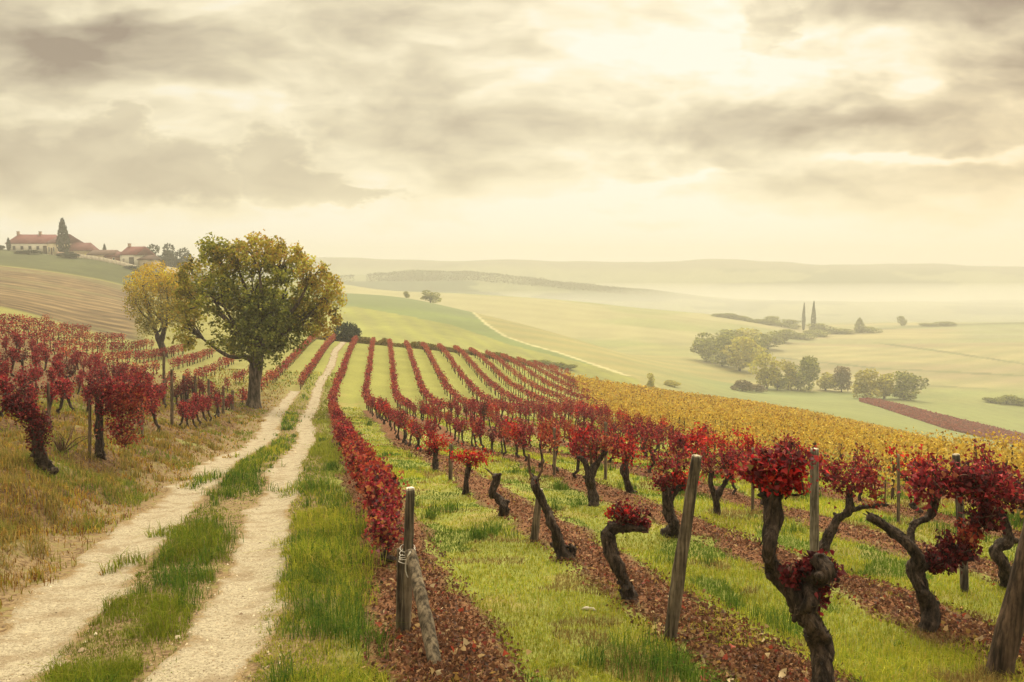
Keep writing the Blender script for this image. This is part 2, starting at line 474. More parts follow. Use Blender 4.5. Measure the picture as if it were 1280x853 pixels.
    # far ridges
    put(sstep(640, 700, y), (.15, .16, .09))
    put(sstep(560, 700, y)*sstep(.05, .18, fbm(x*.010+7, y*.022, 3, seed=75)), (.05, .065, .035))
    put(sstep(820, 860, y)*(y < 960)*(fbm(x*.012, y*.012, 3, seed=5) > -.1), (.07, .085, .045))
    put(sstep(1200, 1240, y), (.10, .10, .075))
    return c, px, py, u, v

tcore = np.linspace(-.70, .70, 400)
tout = np.concatenate([np.linspace(-1.35, -.70, 50)[:-1], tcore, np.linspace(.70, 1.35, 50)[1:]])
yrow = np.concatenate([np.linspace(-16, 2, 40)[:-1], np.linspace(2, 9, 170)[:-1], np.exp(np.linspace(math.log(9), math.log(1480), 620))])
TT, YY = np.meshgrid(tout, yrow)
XX = TT*np.maximum(YY, 11.0)
gx, gy = XX.ravel(), YY.ravel()
gz = H(gx, gy)
gc, gpx, gpy, gu, gv = fields(gx, gy, gz)
nr, nc = XX.shape
i = np.arange(nr-1)[:, None]*nc + np.arange(nc-1)[None]
gf = np.stack([i, i+1, i+nc+1, i+nc], -1).reshape(-1, 4)

m, nt = new_mat('meadow_ground'); n = N(nt)
pos = n('ShaderNodeNewGeometry').outputs['Position']
cv = n('ShaderNodeAttribute', attribute_name='Col').outputs['Color']
uvn = n('ShaderNodeAttribute', attribute_name='rows').outputs['Vector']
sep = n('ShaderNodeSeparateXYZ', {0: uvn})
U, V, NEAR = sep.outputs[0], sep.outputs[1], sep.outputs[2]
a1 = n.noise(pos, .9, 5, .6); a2 = n.noise(pos, 7, 4, .6); a3 = n.noise(pos, 40, 3, .6)
k = n.math('MULTIPLY_ADD', a2, .8, .6); k = n.math('MULTIPLY', k, n.math('MULTIPLY_ADD', a3, .8, .6))
col = n('ShaderNodeVectorMath', {0: cv, 1: n('ShaderNodeCombineXYZ', {0: k, 1: k, 2: k}).outputs[0]}, operation='MULTIPLY').outputs[0]
# dry thatch and bare earth in the near ground
dry = n.math('MULTIPLY', n.ramp(a1, .50, .66), NEAR)
col = n.mix(n.math('MULTIPLY', dry, .6), col, (.26, .18, .075))
bankm = n.math('MULTIPLY', n.ramp(n.math('MULTIPLY_ADD', a1, .8, n.math('MULTIPLY', U, -1)), 2.9, 3.3), NEAR)
dryb = n.mix(n.ramp(n.noise(pos, 18, 6, .7), .4, .62), (.065, .034, .02), (.15, .095, .042))
dryb = n.mix(n.ramp(a1, .5, .7), dryb, (.15, .15, .045))
col = n.mix(bankm, col, dryb)
# earthy crown and edges of the wheel tracks
um = n.math('MULTIPLY', n.math('MULTIPLY', n.ramp(U, -3.2, -2.8), n.ramp(U, .25, -.1)), NEAR)
a4 = n.noise(pos, 22, 6, .7)
earth = n.mix(n.ramp(a4, .38, .62), (.085, .05, .026), (.21, .15, .08))
earth = n.mix(n.math('MULTIPLY', n.ramp(a2, .42, .6), .6), earth, (.14, .095, .05))
earth = n.mix(n.math('MULTIPLY', n.ramp(a2, .5, .62), .5), earth, (.16, .15, .045))
col = n.mix(um, col, earth)
bp = n('ShaderNodeBump', {'Strength': .5, 'Distance': .05, 'Height': n.math('ADD', a2, n.math('MULTIPLY', a3, .4))}).outputs[0]
pb = n('ShaderNodeBsdfPrincipled', {'Base Color': col, 'Roughness': .95, 'Normal': bp, 'Specular IOR Level': .1})
n('ShaderNodeOutputMaterial', {0: pb.outputs[0]})
GROUNDM = m
g = Geo(); g.add(np.stack([gx, gy, gz], 1), gf, gc)
ground = g.build('ground', GROUNDM, smooth=True)
tag(ground, 'rolling farmland of meadows and fields falling into a hazy valley', kind='structure')
at_ = ground.data.attributes.new('rows', 'FLOAT_VECTOR', 'POINT')
at_.data.foreach_set('vector', np.stack([gu, gv, 1-sstep(40, 60, gy)], 1).astype(np.float32).ravel())

# draped sheets: wheel tracks and the bare strips under the vines
def drape(g, uc, half, v0, v1, seed, ragged=.4, lift=.008, col=(.5, .42, .28)):
    vs = [v0]
    while vs[-1] < v1: vs.append(vs[-1] + max(.05, vs[-1]*.008))
    vs = np.array(vs); k = 13
    s = np.linspace(-1, 1, k)
    c = uc(vs) if callable(uc) else np.full(len(vs), uc)
    hl = half*(1 + ragged*fbm(vs*1.3, vs*0+seed, 3, seed=seed) + .15*vnoise(vs*5, vs*0, seed=seed+3))
    hr = half*(1 + ragged*fbm(vs*1.3, vs*0+seed, 3, seed=seed+40) + .15*vnoise(vs*5, vs*0, seed=seed+43))
    U = c[:, None] + np.where(s < 0, s*hl[:, None], s*hr[:, None])
    Vv = np.repeat(vs[:, None], k, 1)
    X, Y = xy(U, Vv)
    Z = H(X, Y) + lift + .0005*np.maximum(Y, 0)
    Z[:, 0] -= .035; Z[:, -1] -= .035
    i = np.arange(len(vs)-1)[:, None]*k + np.arange(k-1)[None]
    f = np.stack([i, i+1, i+k+1, i+k], -1).reshape(-1, 4)
    ee = np.repeat(np.abs(s)[None], len(vs), 0).reshape(-1, 1)
    g.add(np.stack([X, Y, Z], -1).reshape(-1, 3), f, np.repeat(ee, 3, 1))

def soil_mat(name, cols, sc, bump, th=(.40, .60), edge=(.2, .12, .06)):
    m, nt = new_mat(name); n = N(nt)
    pos = n('ShaderNodeNewGeometry').outputs['Position']
    a = n.noise(pos, sc, 5, .7); b = n.noise(pos, sc*.12, 4, .6); d = n.noise(pos, sc*3, 2, .5)
    vo = n('ShaderNodeTexVoronoi', {'Vector': pos, 'Scale': sc*1.6}).outputs['Distance']
    c = n.mix(n.ramp(a, *th), cols[0], cols[1])
    c = n.mix(n.math('MULTIPLY', n.ramp(b, .45, .7), .75), c, cols[2])
    c = n.mix(n.ramp(d, .58, .68), c, cols[3])
    ed = n('ShaderNodeSeparateXYZ', {0: n('ShaderNodeAttribute', attribute_name='Col').outputs['Vector']}).outputs[0]
    ed = n.math('ADD', ed, n.math('ADD', n.math('MULTIPLY_ADD', b, .9, -.45), n.math('MULTIPLY_ADD', a, 1.0, -.5)))
    c = n.mix(n.ramp(ed, .62, .95), c, n.mix(n.ramp(d, .45, .6), edge, tuple(k*.6 for k in edge)))
    hgt = n.math('ADD', n.math('ADD', a, n.math('MULTIPLY', d, .4)), n.math('MULTIPLY', vo, .5))
    bp = n('ShaderNodeBump', {'Strength': bump, 'Distance': .03, 'Height': hgt}).outputs[0]
    p = n('ShaderNodeBsdfPrincipled', {'Base Color': c, 'Roughness': .95, 'Normal': bp, 'Specular IOR Level': .1})
    n('ShaderNodeOutputMaterial', {0: p.outputs[0]})
    return m
TRACKM = soil_mat('chalk_track', [(.19, .155, .105), (.33, .285, .205), (.175, .125, .075), (.10, .072, .046)], 30, .6, (.30, .62), (.22, .15, .075))
SOILM = soil_mat('leaf_litter_soil', [(.085, .035, .018), (.20, .09, .045), (.14, .06, .03), (.30, .17, .08)], 22, 1.0, edge=(.17, .12, .05))
g = Geo()
drape(g, RUT_R, .34, -3, 89, 3, .30)
drape(g, RUT_L, .40, -3, 52, 11, .28)
tag(g.build('cart_track', TRACKM, smooth=True), 'two pale chalky wheel ruts of a cart track climbing past the tree', kind='structure')
g = Geo()
for k in range(0, 6):
    drape(g, ROW_U0 + ROW_W*k, .36 if k else .42, (1 if k else 3.2), 44, 50+k*5, .35, .012)
tag(g.build('soil_strip', SOILM, smooth=True), 'bare brown strips of leaf litter under the vine rows', kind='structure')

# ------------------------------------------------------------------ grass
def blades(g, P, hgt, wid, col, lean=.35):
    n_ = len(P)
    th = rng.uniform(0, 2*math.pi, n_); w = np.stack([np.cos(th), np.sin(th), 0*th], 1)*(wid/2)[:, None]
    th2 = rng.uniform(0, 2*math.pi, n_); ln = np.abs(rng.normal(0, lean, n_))
    d = np.stack([np.cos(th2)*ln, np.sin(th2)*ln, np.ones(n_)], 1)
    mid = P + d*[.4, .4, 1]*(hgt*.55)[:, None]
    tip = P + np.stack([d[:, 0]*1.3, d[:, 1]*1.3, np.maximum(.35, 1-.4*ln)], 1)*hgt[:, None]
    Vt = np.stack([P-w, P+w, mid+w*.75, mid-w*.75, tip], 1).reshape(-1, 3)
    b = (np.arange(n_)*5)[:, None]
    g.add(Vt, [b+np.array([[0, 1, 2, 3]]), b+np.array([[3, 2, 4]])], np.repeat(col, 5, 0))

def sample_ground(n_, y0, y1, tmin=-.72, tmax=.72, pw=0.0):
    t = rng.uniform(tmin, tmax, n_)
    y = np.exp(rng.uniform(math.log(y0), math.log(y1), n_))
    x = t*y
    return x, y

def grass_all():
    g = Geo()
    x, y = sample_ground(600000, 3.0, 60, -.74, .80)
    u, v = uv(x, y)
    n1 = fbm(x*1.3, y*1.3, 3, seed=61); n2 = fbm(x*.35, y*.35, 2, seed=62); n3 = vnoise(x*6, y*6, seed=63)
    dr = np.abs(((u-ROW_U0+ROW_W/2) % ROW_W) - ROW_W/2)
    alley = (u > 1.05) & (dr > .34 + .12*n1 + .06*n3) & (y < 45)
    rr = np.abs(u-RUT_R(v)); rl = np.abs(u-RUT_L(v))
    n3b = vnoise(x*11, y*11, seed=66)
    offrut = (rr > .27+.10*n1+.07*n3b) & ((rl > .38+.13*n1+.09*n3b) | (v > 55))
    offrut |= (fbm(x*1.5+4, y*1.5, 2, seed=69) > .55) & (rng.random(len(x)) < .6)
    verge = (u > RUT_R(v)) & (u < .32 + .12*n1 + .10*n3b) & offrut
    mid = (u < RUT_R(v)) & (u > RUT_L(v)) & offrut & ((n1+.35*n3 > -.28+.10*(y < 8) - 1.1*(u < RUT_L(v)+.42+.50+.25*n1)) | (rng.random(len(x)) < .25))
    bank = (u < RUT_L(v)) & (u > -9) & offrut & ((n1 + n2*.7 + .5*n3 > -.30) | (rng.random(len(x)) < .4))
    bank &= (u < -2.75 + .3*n3b) | (n1 > .15) | (rng.random(len(x)) < .2)
    weed = (u > .2) & (y < 30) & (n1 + .4*n3 > .42) & (rng.random(len(x)) < .45)
    alley |= weed
    keep = alley | verge | mid | bank
    keep &= rng.random(len(x)) < np.where(bank, .75, 1.0)
    x, y, u, v, n1, n2, n3 = [a[keep] for a in (x, y, u, v, n1, n2, n3)]
    alley, verge, mid, bank = [a[keep] for a in (alley, verge, mid, bank)]
    n_ = len(x)
    c = mixcol(n_, [(.27, .305, .032), (.36, .355, .045), (.18, .25, .025), (.40, .34, .085)], [5, 4, 2, 1.2])
    lush = (verge | mid) & (n2 + .6*n1 + .4*rng.normal(size=n_) > .02)
    cl = mixcol(n_, [(.05, .115, .018), (.095, .165, .024), (.17, .22, .03), (.32, .25, .08)], [4, 4, 2, 1.0])
    c = np.where(lush[:, None], cl, c)
    wd_ = alley & (fbm(x*2.1, y*2.1, 2, seed=67) > .42)
    c = np.where(wd_[:, None], mixcol(n_, [(.26, .19, .07), (.20, .17, .05), (.15, .10, .045)], [3, 3, 2]), c)
    gw_ = alley & (fbm(x*1.7+9, y*1.7, 2, seed=68) > .45)
    c = np.where(gw_[:, None], mixcol(n_, [(.08, .15, .02), (.13, .19, .028)], [3, 2]), c)
    c = np.where((mid & (y < 16))[:, None], c*[.62, .72, .7], c)
    far = sstep(8, 22, y)*verge
    c = c*(1-far[:, None]) + far[:, None]*mixcol(n_, [(.20, .225, .035)], [1])
    cb = mixcol(n_, [(.36, .23, .045), (.25, .135, .04), (.23, .225, .035), (.12, .055, .026), (.38, .28, .07)], [3.2, 2.8, 4.2, 1.6, 1.4])
    gr = bank & (n1*.9+n2*.8+.2*n3 > .18)
    cb = np.where(gr[:, None], mixcol(n_, [(.10, .15, .025), (.18, .20, .035), (.26, .22, .055)], [3, 3, 1]), cb)
    c = np.where(bank[:, None], cb, c)
    tone = (1 + .22*n2 + .22*n1)[:, None]
    c = c*np.clip(tone, .6, 1.4)
    h = np.where(alley, .055+.03*n2, np.where(bank, .085+.04*n1, .085+.05*(n1+.3)))
    h = h*np.where(mid, np.clip((n1+.35*n3+.28+.5*(u < RUT_L(v)+.9))*1.6, .3, 1.35), 1)*np.where(verge, np.clip(.95+.8*n1, .45, 1.7), 1)
    h = np.clip(h, .025, .3)*rng.uniform(.5, 1.5, n_)
    wid = np.maximum(.0045, .00085*y)*rng.uniform(.7, 1.4, n_)*np.where(bank, 1.25, 1)
    h = np.maximum(h, wid*2)
    z = H(x, y) - .005
    blades(g, np.stack([x, y, z], 1), h, wid, c, .7)
    # longer tussocks
    x, y = sample_ground(5200, 3.2, 34)
    u, v = uv(x, y); n1 = fbm(x*1.1, y*1.1, 2, seed=65)
    rr = np.abs(u-RUT_R(v)); rl = np.abs(u-RUT_L(v))
    k = (((u > -2.0) & (u < .3) & (rr > .33) & (rl > .45) & (n1 > -.05)) | ((u < -2.75) & (u > -8)) | ((u > 1.1) & (np.abs(((u-ROW_U0+ROW_W/2) % ROW_W)-ROW_W/2) > .45) & (n1 > .5)))
    x, y, u = x[k], y[k], u[k]
    nb = 26
    bx = np.repeat(x, nb) + rng.normal(0, .05, len(x)*nb); by = np.repeat(y, nb) + rng.normal(0, .05, len(x)*nb); bu = np.repeat(u, nb)
    c = mixcol(len(bx), [(.045, .105, .018), (.085, .15, .022), (.15, .19, .035)], [4, 4, 2])
    c = np.where((bu < -2.7)[:, None], mixcol(len(bx), [(.32, .24, .08), (.2, .18, .05), (.14, .15, .04)], [4, 3, 2]), c)
    wid = np.maximum(.005, .0008*by)
    blades(g, np.stack([bx, by, H(bx, by)-.005], 1), rng.uniform(.09, .22, len(bx)), wid, c, .6)
    o = g.build('grass', GRASSM)
    tag(o, 'yellow green grass of the alleys, track and dry bank', 'grass', kind='stuff')
grass_all()

def litter():
    g = Geo()
    x, y = sample_ground(240000, 3.2, 26, -.25, .72)
    u, v = uv(x, y)
    dr = np.abs(((u-ROW_U0+ROW_W/2) % ROW_W)-ROW_W/2)
    k = (u > .1) & (u < 15) & (dr < .42*rng.uniform(.2, 1.15, len(x)))
    x, y = x[k], y[k]; n_ = len(x)
    c = mixcol(n_, [(.12, .055, .030), (.17, .085, .045), (.08, .038, .024), (.27, .17, .09), (.17, .04, .028)], [4, 4, 4, .8, .8], .25)
    bg_ = rng.random(n_) < .022
    c[bg_] = mixcol(int(bg_.sum()), [(.40, .29, .15), (.34, .22, .07), (.45, .36, .22), (.30, .06, .035)], [3, 2, 1.5, 2])
    leaves(g, np.stack([x, y, H(x, y)+.022], 1), np.where(bg_, 1.6, 1)*rng.uniform(.012, .032, n_)*np.maximum(1, y/11), c, 0.0)
    tag(g.build('fallen_leaves', LEAF), 'brown and red fallen leaves lying along the vine strips', 'fallen leaves', kind='stuff')
    g = Geo()
    x, y = sample_ground(16000, 3.0, 20, -.72, .1)
    u, v = uv(x, y)
    k = (np.abs(u-RUT_R(v)) < .36*rng.uniform(.2, 1.1, len(x))) | (np.abs(u-RUT_L(v)) < .42*rng.uniform(.2, 1.1, len(x)))
    x, y = x[k], y[k]; n_ = len(x)
    s = rng.uniform(.006, .016, n_)*np.where(rng.random(n_) < .04, 1.8, 1)*np.maximum(.9, y/10)
    th = rng.uniform(0, 6.28, n_)
    base = np.array([[1, 0, 0], [0, 1, 0], [-1, 0, 0], [0, -1, 0], [.2, .1, .9]])
    cs, sn = np.cos(th), np.sin(th)
    B = np.stack([base[:, 0][None]*cs[:, None]-base[:, 1][None]*sn[:, None], base[:, 0][None]*sn[:, None]+base[:, 1][None]*cs[:, None], np.repeat(base[:, 2][None], n_, 0)], -1)
    P = np.stack([x, y, H(x, y)+.006], 1)[:, None] + B*s[:, None, None]*rng.uniform(.6, 1.3, (n_, 1, 3))
    b = (np.arange(n_)*5)[:, None, None]
    f = (np.array([[0, 1, 4], [1, 2, 4], [2, 3, 4], [3, 0, 4]])[None] + b).reshape(-1, 3)
    c = mixcol(n_, [(.33, .27, .18), (.22, .16, .10), (.12, .08, .05), (.40, .34, .25)], [4, 3, 2, .7])
    g.add(P.reshape(-1, 3), f, np.repeat(c, 5, 0))
    tag(g.build('gravel', STONE), 'small chalk stones and crumbs scattered on the wheel ruts', 'gravel', kind='stuff')
litter()

# ------------------------------------------------------------------ vines
RED = [(.25, .022, .034), (.15, .016, .025), (.33, .035, .042), (.075, .012, .019), (.31, .10, .05)]
BRIGHT = [(.42, .020, .022), (.32, .014, .020), (.48, .05, .03), (.15, .012, .016)]
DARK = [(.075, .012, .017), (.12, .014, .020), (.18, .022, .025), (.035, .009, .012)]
ORANGE = [(.31, .07, .035), (.24, .03, .028), (.36, .15, .055), (.12, .016, .018), (.35, .045, .03)]
BARKC = (.050, .034, .026)
def pal(name, n_, r=None):
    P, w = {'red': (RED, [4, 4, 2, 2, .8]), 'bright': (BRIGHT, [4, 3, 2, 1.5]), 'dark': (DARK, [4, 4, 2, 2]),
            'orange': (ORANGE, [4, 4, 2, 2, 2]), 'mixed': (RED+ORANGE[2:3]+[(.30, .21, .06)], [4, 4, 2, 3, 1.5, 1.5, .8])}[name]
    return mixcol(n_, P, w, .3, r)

def ell(c, r, n_, rr, shell=.5):
    d = unit(rr.normal(size=(n_, 3))); k = rr.random((n_, 1))**(1/3*(1-shell))
    return np.asarray(c) + d*k*np.asarray(r)

def vine_proto(seed, bushy=False, leaf=1.0, colour='red', tall=1.0):
    """trunk and foliage meshes of one trained vine; x runs along the row"""
    r = np.random.default_rng(seed)
    gt, gl = Geo(), Geo()
    hh = r.uniform(.40, .54)*tall
    p = [np.array([0, 0, -.05])]
    for zz in (.12, .26, .40, 1.0):
        p.append(np.array([r.normal(0, .045), r.normal(0, .03), hh*min(zz*1.0, 1)]))
    rb = r.uniform(.028, .045)
    tube(gt, p, [rb*1.5, rb, rb*.9, rb*.85, rb*1.05], BARKC, 9, .3, .035, seed, ridge=.08)
    head = p[-1]; tips = []
    for sgn in (-1, 1):
        e = head + np.array([sgn*r.uniform(.22, .46), r.normal(0, .05), r.uniform(.0, .14)])
        tube(gt, [head-[0, 0, .03], (head+e)/2+r.normal(0, .02, 3), e], [rb*.7, rb*.5, rb*.35], BARKC, 7, .25, .04, seed+3)
        for k in range(3):
            b = head + (e-head)*r.uniform(.25, 1)
            t = b + np.array([r.normal(0, .12), r.normal(0, .06), r.uniform(.16, .40)*tall])
            tube(gt, [b, (b+t)/2+r.normal(0, .02, 3), t], [.011, .008, .004], (.11, .065, .04), 4, .1, .1, seed+k)
            tips.append((b, t))
    n_ = int((560 if bushy else 400)*leaf)
    k = r.integers(0, len(tips), n_); s = r.random((n_, 1))**.8*1.1
    A = np.array([q[0] for q in tips])[k]; Bp = np.array([q[1] for q in tips])[k]
    P = A + (Bp-A)*s + r.normal(0, 1, (n_, 3))*[.07, .06, .06]
    if bushy:
        m = n_//2
        P[:m] = np.stack([r.normal(0, .22, m), r.normal(0, .08, m), .24 + .5*r.beta(1.6, 1.6, m)], 1)
    leaves(gl, P, r.uniform(.028, .062, n_), pal(colour, n_, r), .45, r=r)
    mt, ml = gt.mesh('vine_trunk', True), gl.mesh('vine_foliage')
    mt.materials.append(BARK); ml.materials.append(LEAF)
    return mt, ml

SPARSE = [vine_proto(100+k, False, c[1], c[0]) for k, c in enumerate([('red', 1), ('mixed', .8), ('bright', .9), ('red', 1.2), ('mixed', 1), ('orange', .9), ('red', .6), ('dark', 1.0)])]
SLOOK = ['red-leaved', 'patchy red and yellow', 'bright scarlet', 'full red', 'mottled red', 'orange-red', 'thinly leaved red', 'dark wine-red']
BUSHY = [vine_proto(200+k, True, c[1], c[0], .72) for k, c in enumerate([('orange', 1.3), ('mixed', 1.5), ('orange', 1.6), ('red', 1.4), ('orange', 1.1)])]
BLOOK = ['bushy orange-red', 'bushy mottled', 'dense rusty red', 'bushy deep red', 'loose orange-red']

HAND = []   # plan positions of the hand-built vines

def hand_vine(label, base, limbs, blobs, twigs=(), name='grapevine', colr=BARKC, lsize=.075, rough=.34, depth=None):
    """limbs: lists of (px, py, radius px[, depth offset m]) seen in the photograph, built at the distance of the foot of the vine"""
    b = at(*base) if depth is None else np.array(pix_at_depth(base[0], base[1], depth))
    HAND.append(b[:2]); Y = b[1]; s = Y/F
    r = np.random.default_rng(int(base[0]*7+base[1]))
    e = empty(name, b, label, 'vine', 'old vines and vine rows')
    gt = Geo()
    def P(q):
        dy = q[3] if len(q) > 3 else 0.0
        return pix_at_depth(q[0], q[1], Y+dy) - b
    for k, L in enumerate(limbs):
        pts = np.array([P(q) for q in L]); rad = np.array([q[2]*s for q in L])
        if k == 0:
            pts = np.concatenate([[pts[0]-[0, 0, .06]], pts]); rad = np.concatenate([[rad[0]*1.35], rad])
            rad[1] *= 1.15
        jit = r.normal(0, 1, pts.shape)*[0, .5, 0]*rad[:, None]
        pts[1:] += jit[1:]
        tube(gt, pts, rad*.72, colr, 22, rough, .011, int(base[0])+k, ridge=.11, fine=.22, flakes=int(500*np.linalg.norm(np.diff(pts, axis=0), axis=1).sum()) if rad.max() > .03 else 30)
        for q in range(2+len(L)//2):     # knots
            j = r.integers(0, len(pts)); d = unit(r.normal(size=3)*[1, 1, .4])
            rr = rad[j]*r.uniform(.35, .6)
            tube(gt, [pts[j], pts[j]+d*rad[j]*.75, pts[j]+d*rad[j]*1.2], [rr*.8, rr*.7, rr*.35], colr, 10, .4, .012, 5+q, fine=.3)
    for L in twigs:
        pts = np.array([P(q) for q in L])
        tube(gt, pts, [q[2]*s for q in L], (.12, .07, .045), 5, .15, .05, 3)
    if blobs:
        gl = Geo()
        for (px, py, rx, ry, n_, c) in blobs:
            n_ = int(n_*2.0)
            cc = pix_at_depth(px, py, Y) - b
            # leafy shoots inside the blob, leaves along them
            ns = max(6, n_//26)
            st = ell(cc, (rx*s*.85, min(rx, ry)*s*1.0, ry*s*.85), ns, r, .45)
            ft = cc - np.array([0, 0, ry*s*.8])
            for q_ in range(min(ns, 9)):
                e_ = ft + (st[q_]-ft)*r.uniform(1.2, 1.75)
                cn_ = ft + (e_-ft)*np.linspace(.5, 1, 9)[:, None] + r.normal(0, .012, (9, 3))
                leaves(gl, cn_, r.uniform(.4, .95, 9)*lsize*.55, pal(c, 9, r), .4, r=r)
                tube(gt, [ft+r.normal(0, .02, 3), (ft+e_)/2+r.normal(0, .03, 3), e_], [.006, .005, .003], (.10, .05, .035), 4, .1, .06, q_)
                pass
            k = r.integers(0, ns, n_)
            Pn = st[k] + r.normal(0, 1, (n_, 3))*[rx*s*.36, min(rx, ry)*s*.36, ry*s*.36]
            leaves(gl, Pn, r.uniform(.35, 1.1, n_)*lsize*.52, pal(c, n_, r), .4, r=r)
        gl.build('foliage', LEAF, e)
    gt.build('trunk', BARK, e, True)
    return e

hand_vine('huge gnarled forked vine with a cut stub, nearest the camera on the right', (1013, 919),
  [[(1013, 919, 21), (1022, 853, 20), (1027, 806, 18), (1012, 778, 18), (999, 756, 18), (990, 738, 17), (971, 716, 13), (960, 694, 11), (958, 676, 11), (967, 654, 14), (969, 626, 13), (975, 604, 15)],
   [(999, 762, 14), (1008, 748, 14, -.02), (1017, 731, 15, -.04), (1026, 712, 16, -.05), (1020, 697, 12, -.05)],
   [(1020, 722, 10, -.04), (1034, 716, 9, -.05), (1041, 722, 7, -.05)],
   [(968, 640, 8), (955, 618, 8, .05), (952, 600, 8, .08)]],
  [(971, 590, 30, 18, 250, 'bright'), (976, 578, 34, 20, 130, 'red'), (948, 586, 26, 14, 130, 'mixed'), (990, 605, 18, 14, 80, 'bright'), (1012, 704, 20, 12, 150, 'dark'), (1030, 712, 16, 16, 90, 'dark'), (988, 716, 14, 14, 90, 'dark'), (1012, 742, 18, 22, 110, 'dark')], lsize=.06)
hand_vine('wide Y-shaped old vine with one bare arm and one red-leaved arm', (1156, 787),
  [[(1156, 787, 13), (1160, 757, 12), (1149, 735, 11), (1143, 712, 12), (1145, 698, 10), (1132, 679, 9), (1110, 661, 8), (1088, 646, 7)],
   [(1143, 715, 10), (1162, 705, 11), (1191, 690, 10, .05), (1213, 668, 9, .1), (1228, 643, 8, .1), (1232, 605, 6, .1)],
   [(1138, 680, 6), (1142, 656, 6, .1), (1162, 646, 6, .12), (1167, 622, 7, .15)]],
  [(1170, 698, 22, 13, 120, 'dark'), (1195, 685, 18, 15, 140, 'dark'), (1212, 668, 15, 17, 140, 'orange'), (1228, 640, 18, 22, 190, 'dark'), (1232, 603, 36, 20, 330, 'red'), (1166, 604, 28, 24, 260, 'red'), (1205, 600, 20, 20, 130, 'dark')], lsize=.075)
hand_vine('bare hooked old vine carrying one red tuft, middle of the front row', (790, 753),
  [[(790, 753, 14), (780, 727, 11), (769, 701, 10.5), (761, 682, 10), (761, 668, 10), (771, 661, 10), (787, 659, 8), (808, 662, 5)]],
  [(782, 643, 25, 13, 230, 'dark'), (776, 638, 16, 9, 70, 'bright'), (800, 656, 12, 7, 50, 'red')], lsize=.06)
hand_vine('leaning bare vine with two upright canes beside a short stake', (709, 699),
  [[(709, 699, 12), (699, 683, 10), (693, 660, 8.5), (684, 639, 8), (676, 622, 8), (669, 606, 9), (667, 598, 6)],
   [(711, 700, 8), (716, 690, 6), (713, 682, 4)]], [(668, 603, 6, 8, 24, 'dark')],
  [[(667, 600, 2), (662, 590, 1.8), (661, 568, 1.6)], [(670, 600, 2), (677, 588, 1.6), (677, 562, 1.2)]], lsize=.05)
hand_vine('short twisted leafless vine stub in the front row', (629, 645),
  [[(629, 645, 8), (630, 634, 8), (622, 625, 7), (616, 616, 6.5), (619, 605, 7), (621, 594, 8)], [(630, 634, 5), (633, 626, 4)]], [], [[(619, 596, 1.5), (611, 589, 1.2), (606, 585, .8)]])
hand_vine('straight little vine topped with a bright scarlet ball of leaves', (582, 618),
  [[(582, 618, 5), (583, 603, 4.2), (586, 580, 4.5)]], [(589, 571, 20, 11, 330, 'bright')], lsize=.075)
hand_vine('small scarlet-headed vine just behind the thin stake', (545, 589),
  [[(545, 589, 5), (544, 575, 4), (546, 560, 4)]], [(546, 552, 17, 11, 260, 'bright'), (539, 562, 6, 8, 40, 'dark')], lsize=.085)
hand_vine('thick knotted vine with a twiggy forked head of thin red leaves', (742, 632),
  [[(742, 632, 7.5), (740, 614, 7), (737, 597, 7.5), (733, 582, 5), (726, 572, 5)], [(738, 595, 6), (748, 578, 4.5), (757, 563, 3.5)]],
  [(738, 552, 27, 16, 150, 'mixed'), (728, 545, 15, 10, 60, 'bright'), (755, 550, 12, 10, 40, 'orange')], [[(738, 580, 1.3), (739, 545, .8)], [(745, 578, 1.3), (747, 548, .8)]], lsize=.085)
hand_vine('stout vine with swollen foot and red leaves spilling from its crook', (840, 672),
  [[(840, 672, 13), (842, 656, 9), (836, 640, 8), (833, 622, 8), (834, 610, 7)], [(836, 628, 6), (845, 612, 6, .05), (857, 604, 6, .08)]],
  [(829, 603, 16, 9, 140, 'red'), (856, 598, 15, 11, 110, 'bright'), (848, 578, 32, 18, 190, 'mixed')], lsize=.08)
hand_vine('leaning vine with one long level arm under a red canopy', (1029, 692),
  [[(1029, 692, 9), (1040, 668, 8), (1050, 650, 8), (1059, 636, 7.5), (1063, 612, 6)], [(1056, 641, 5), (1078, 635, 4), (1108, 631, 3)]],
  [(1062, 597, 40, 18, 300, 'red'), (1093, 600, 14, 26, 120, 'orange'), (1040, 590, 24, 14, 110, 'mixed')], [[(1106, 632, 1.2), (1107, 600, 1)]], lsize=.08)
hand_vine('slim wishbone vine with a loop between two arms', (896, 645),
  [[(896, 645, 6), (895, 622, 5), (888, 606, 4), (890, 590, 4)], [(895, 622, 5), (905, 605, 4), (912, 594, 4)]],
  [(888, 583, 22, 14, 130, 'mixed'), (915, 590, 16, 12, 110, 'bright'), (905, 575, 26, 13, 130, 'red')], lsize=.08)
hand_vine('dark crooked vine at the right edge behind the thick end stake', (1263, 738),
  [[(1263, 738, 11), (1252, 706, 9), (1246, 688, 10), (1261, 675, 9), (1257, 654, 8), (1249, 637, 7)]],
  [(1258, 612, 30, 22, 300, 'dark'), (1274, 622, 12, 12, 70, 'orange'), (1240, 600, 20, 16, 130, 'red')], lsize=.075)
hand_vine('upright vine with a rounded scarlet crown, two rows back', (789, 618),
  [[(789, 618, 7), (784, 602, 6), (780, 586, 6), (783, 574, 5)]], [(785, 562, 22, 18, 240, 'bright'), (772, 560, 14, 14, 70, 'mixed')], lsize=.085)
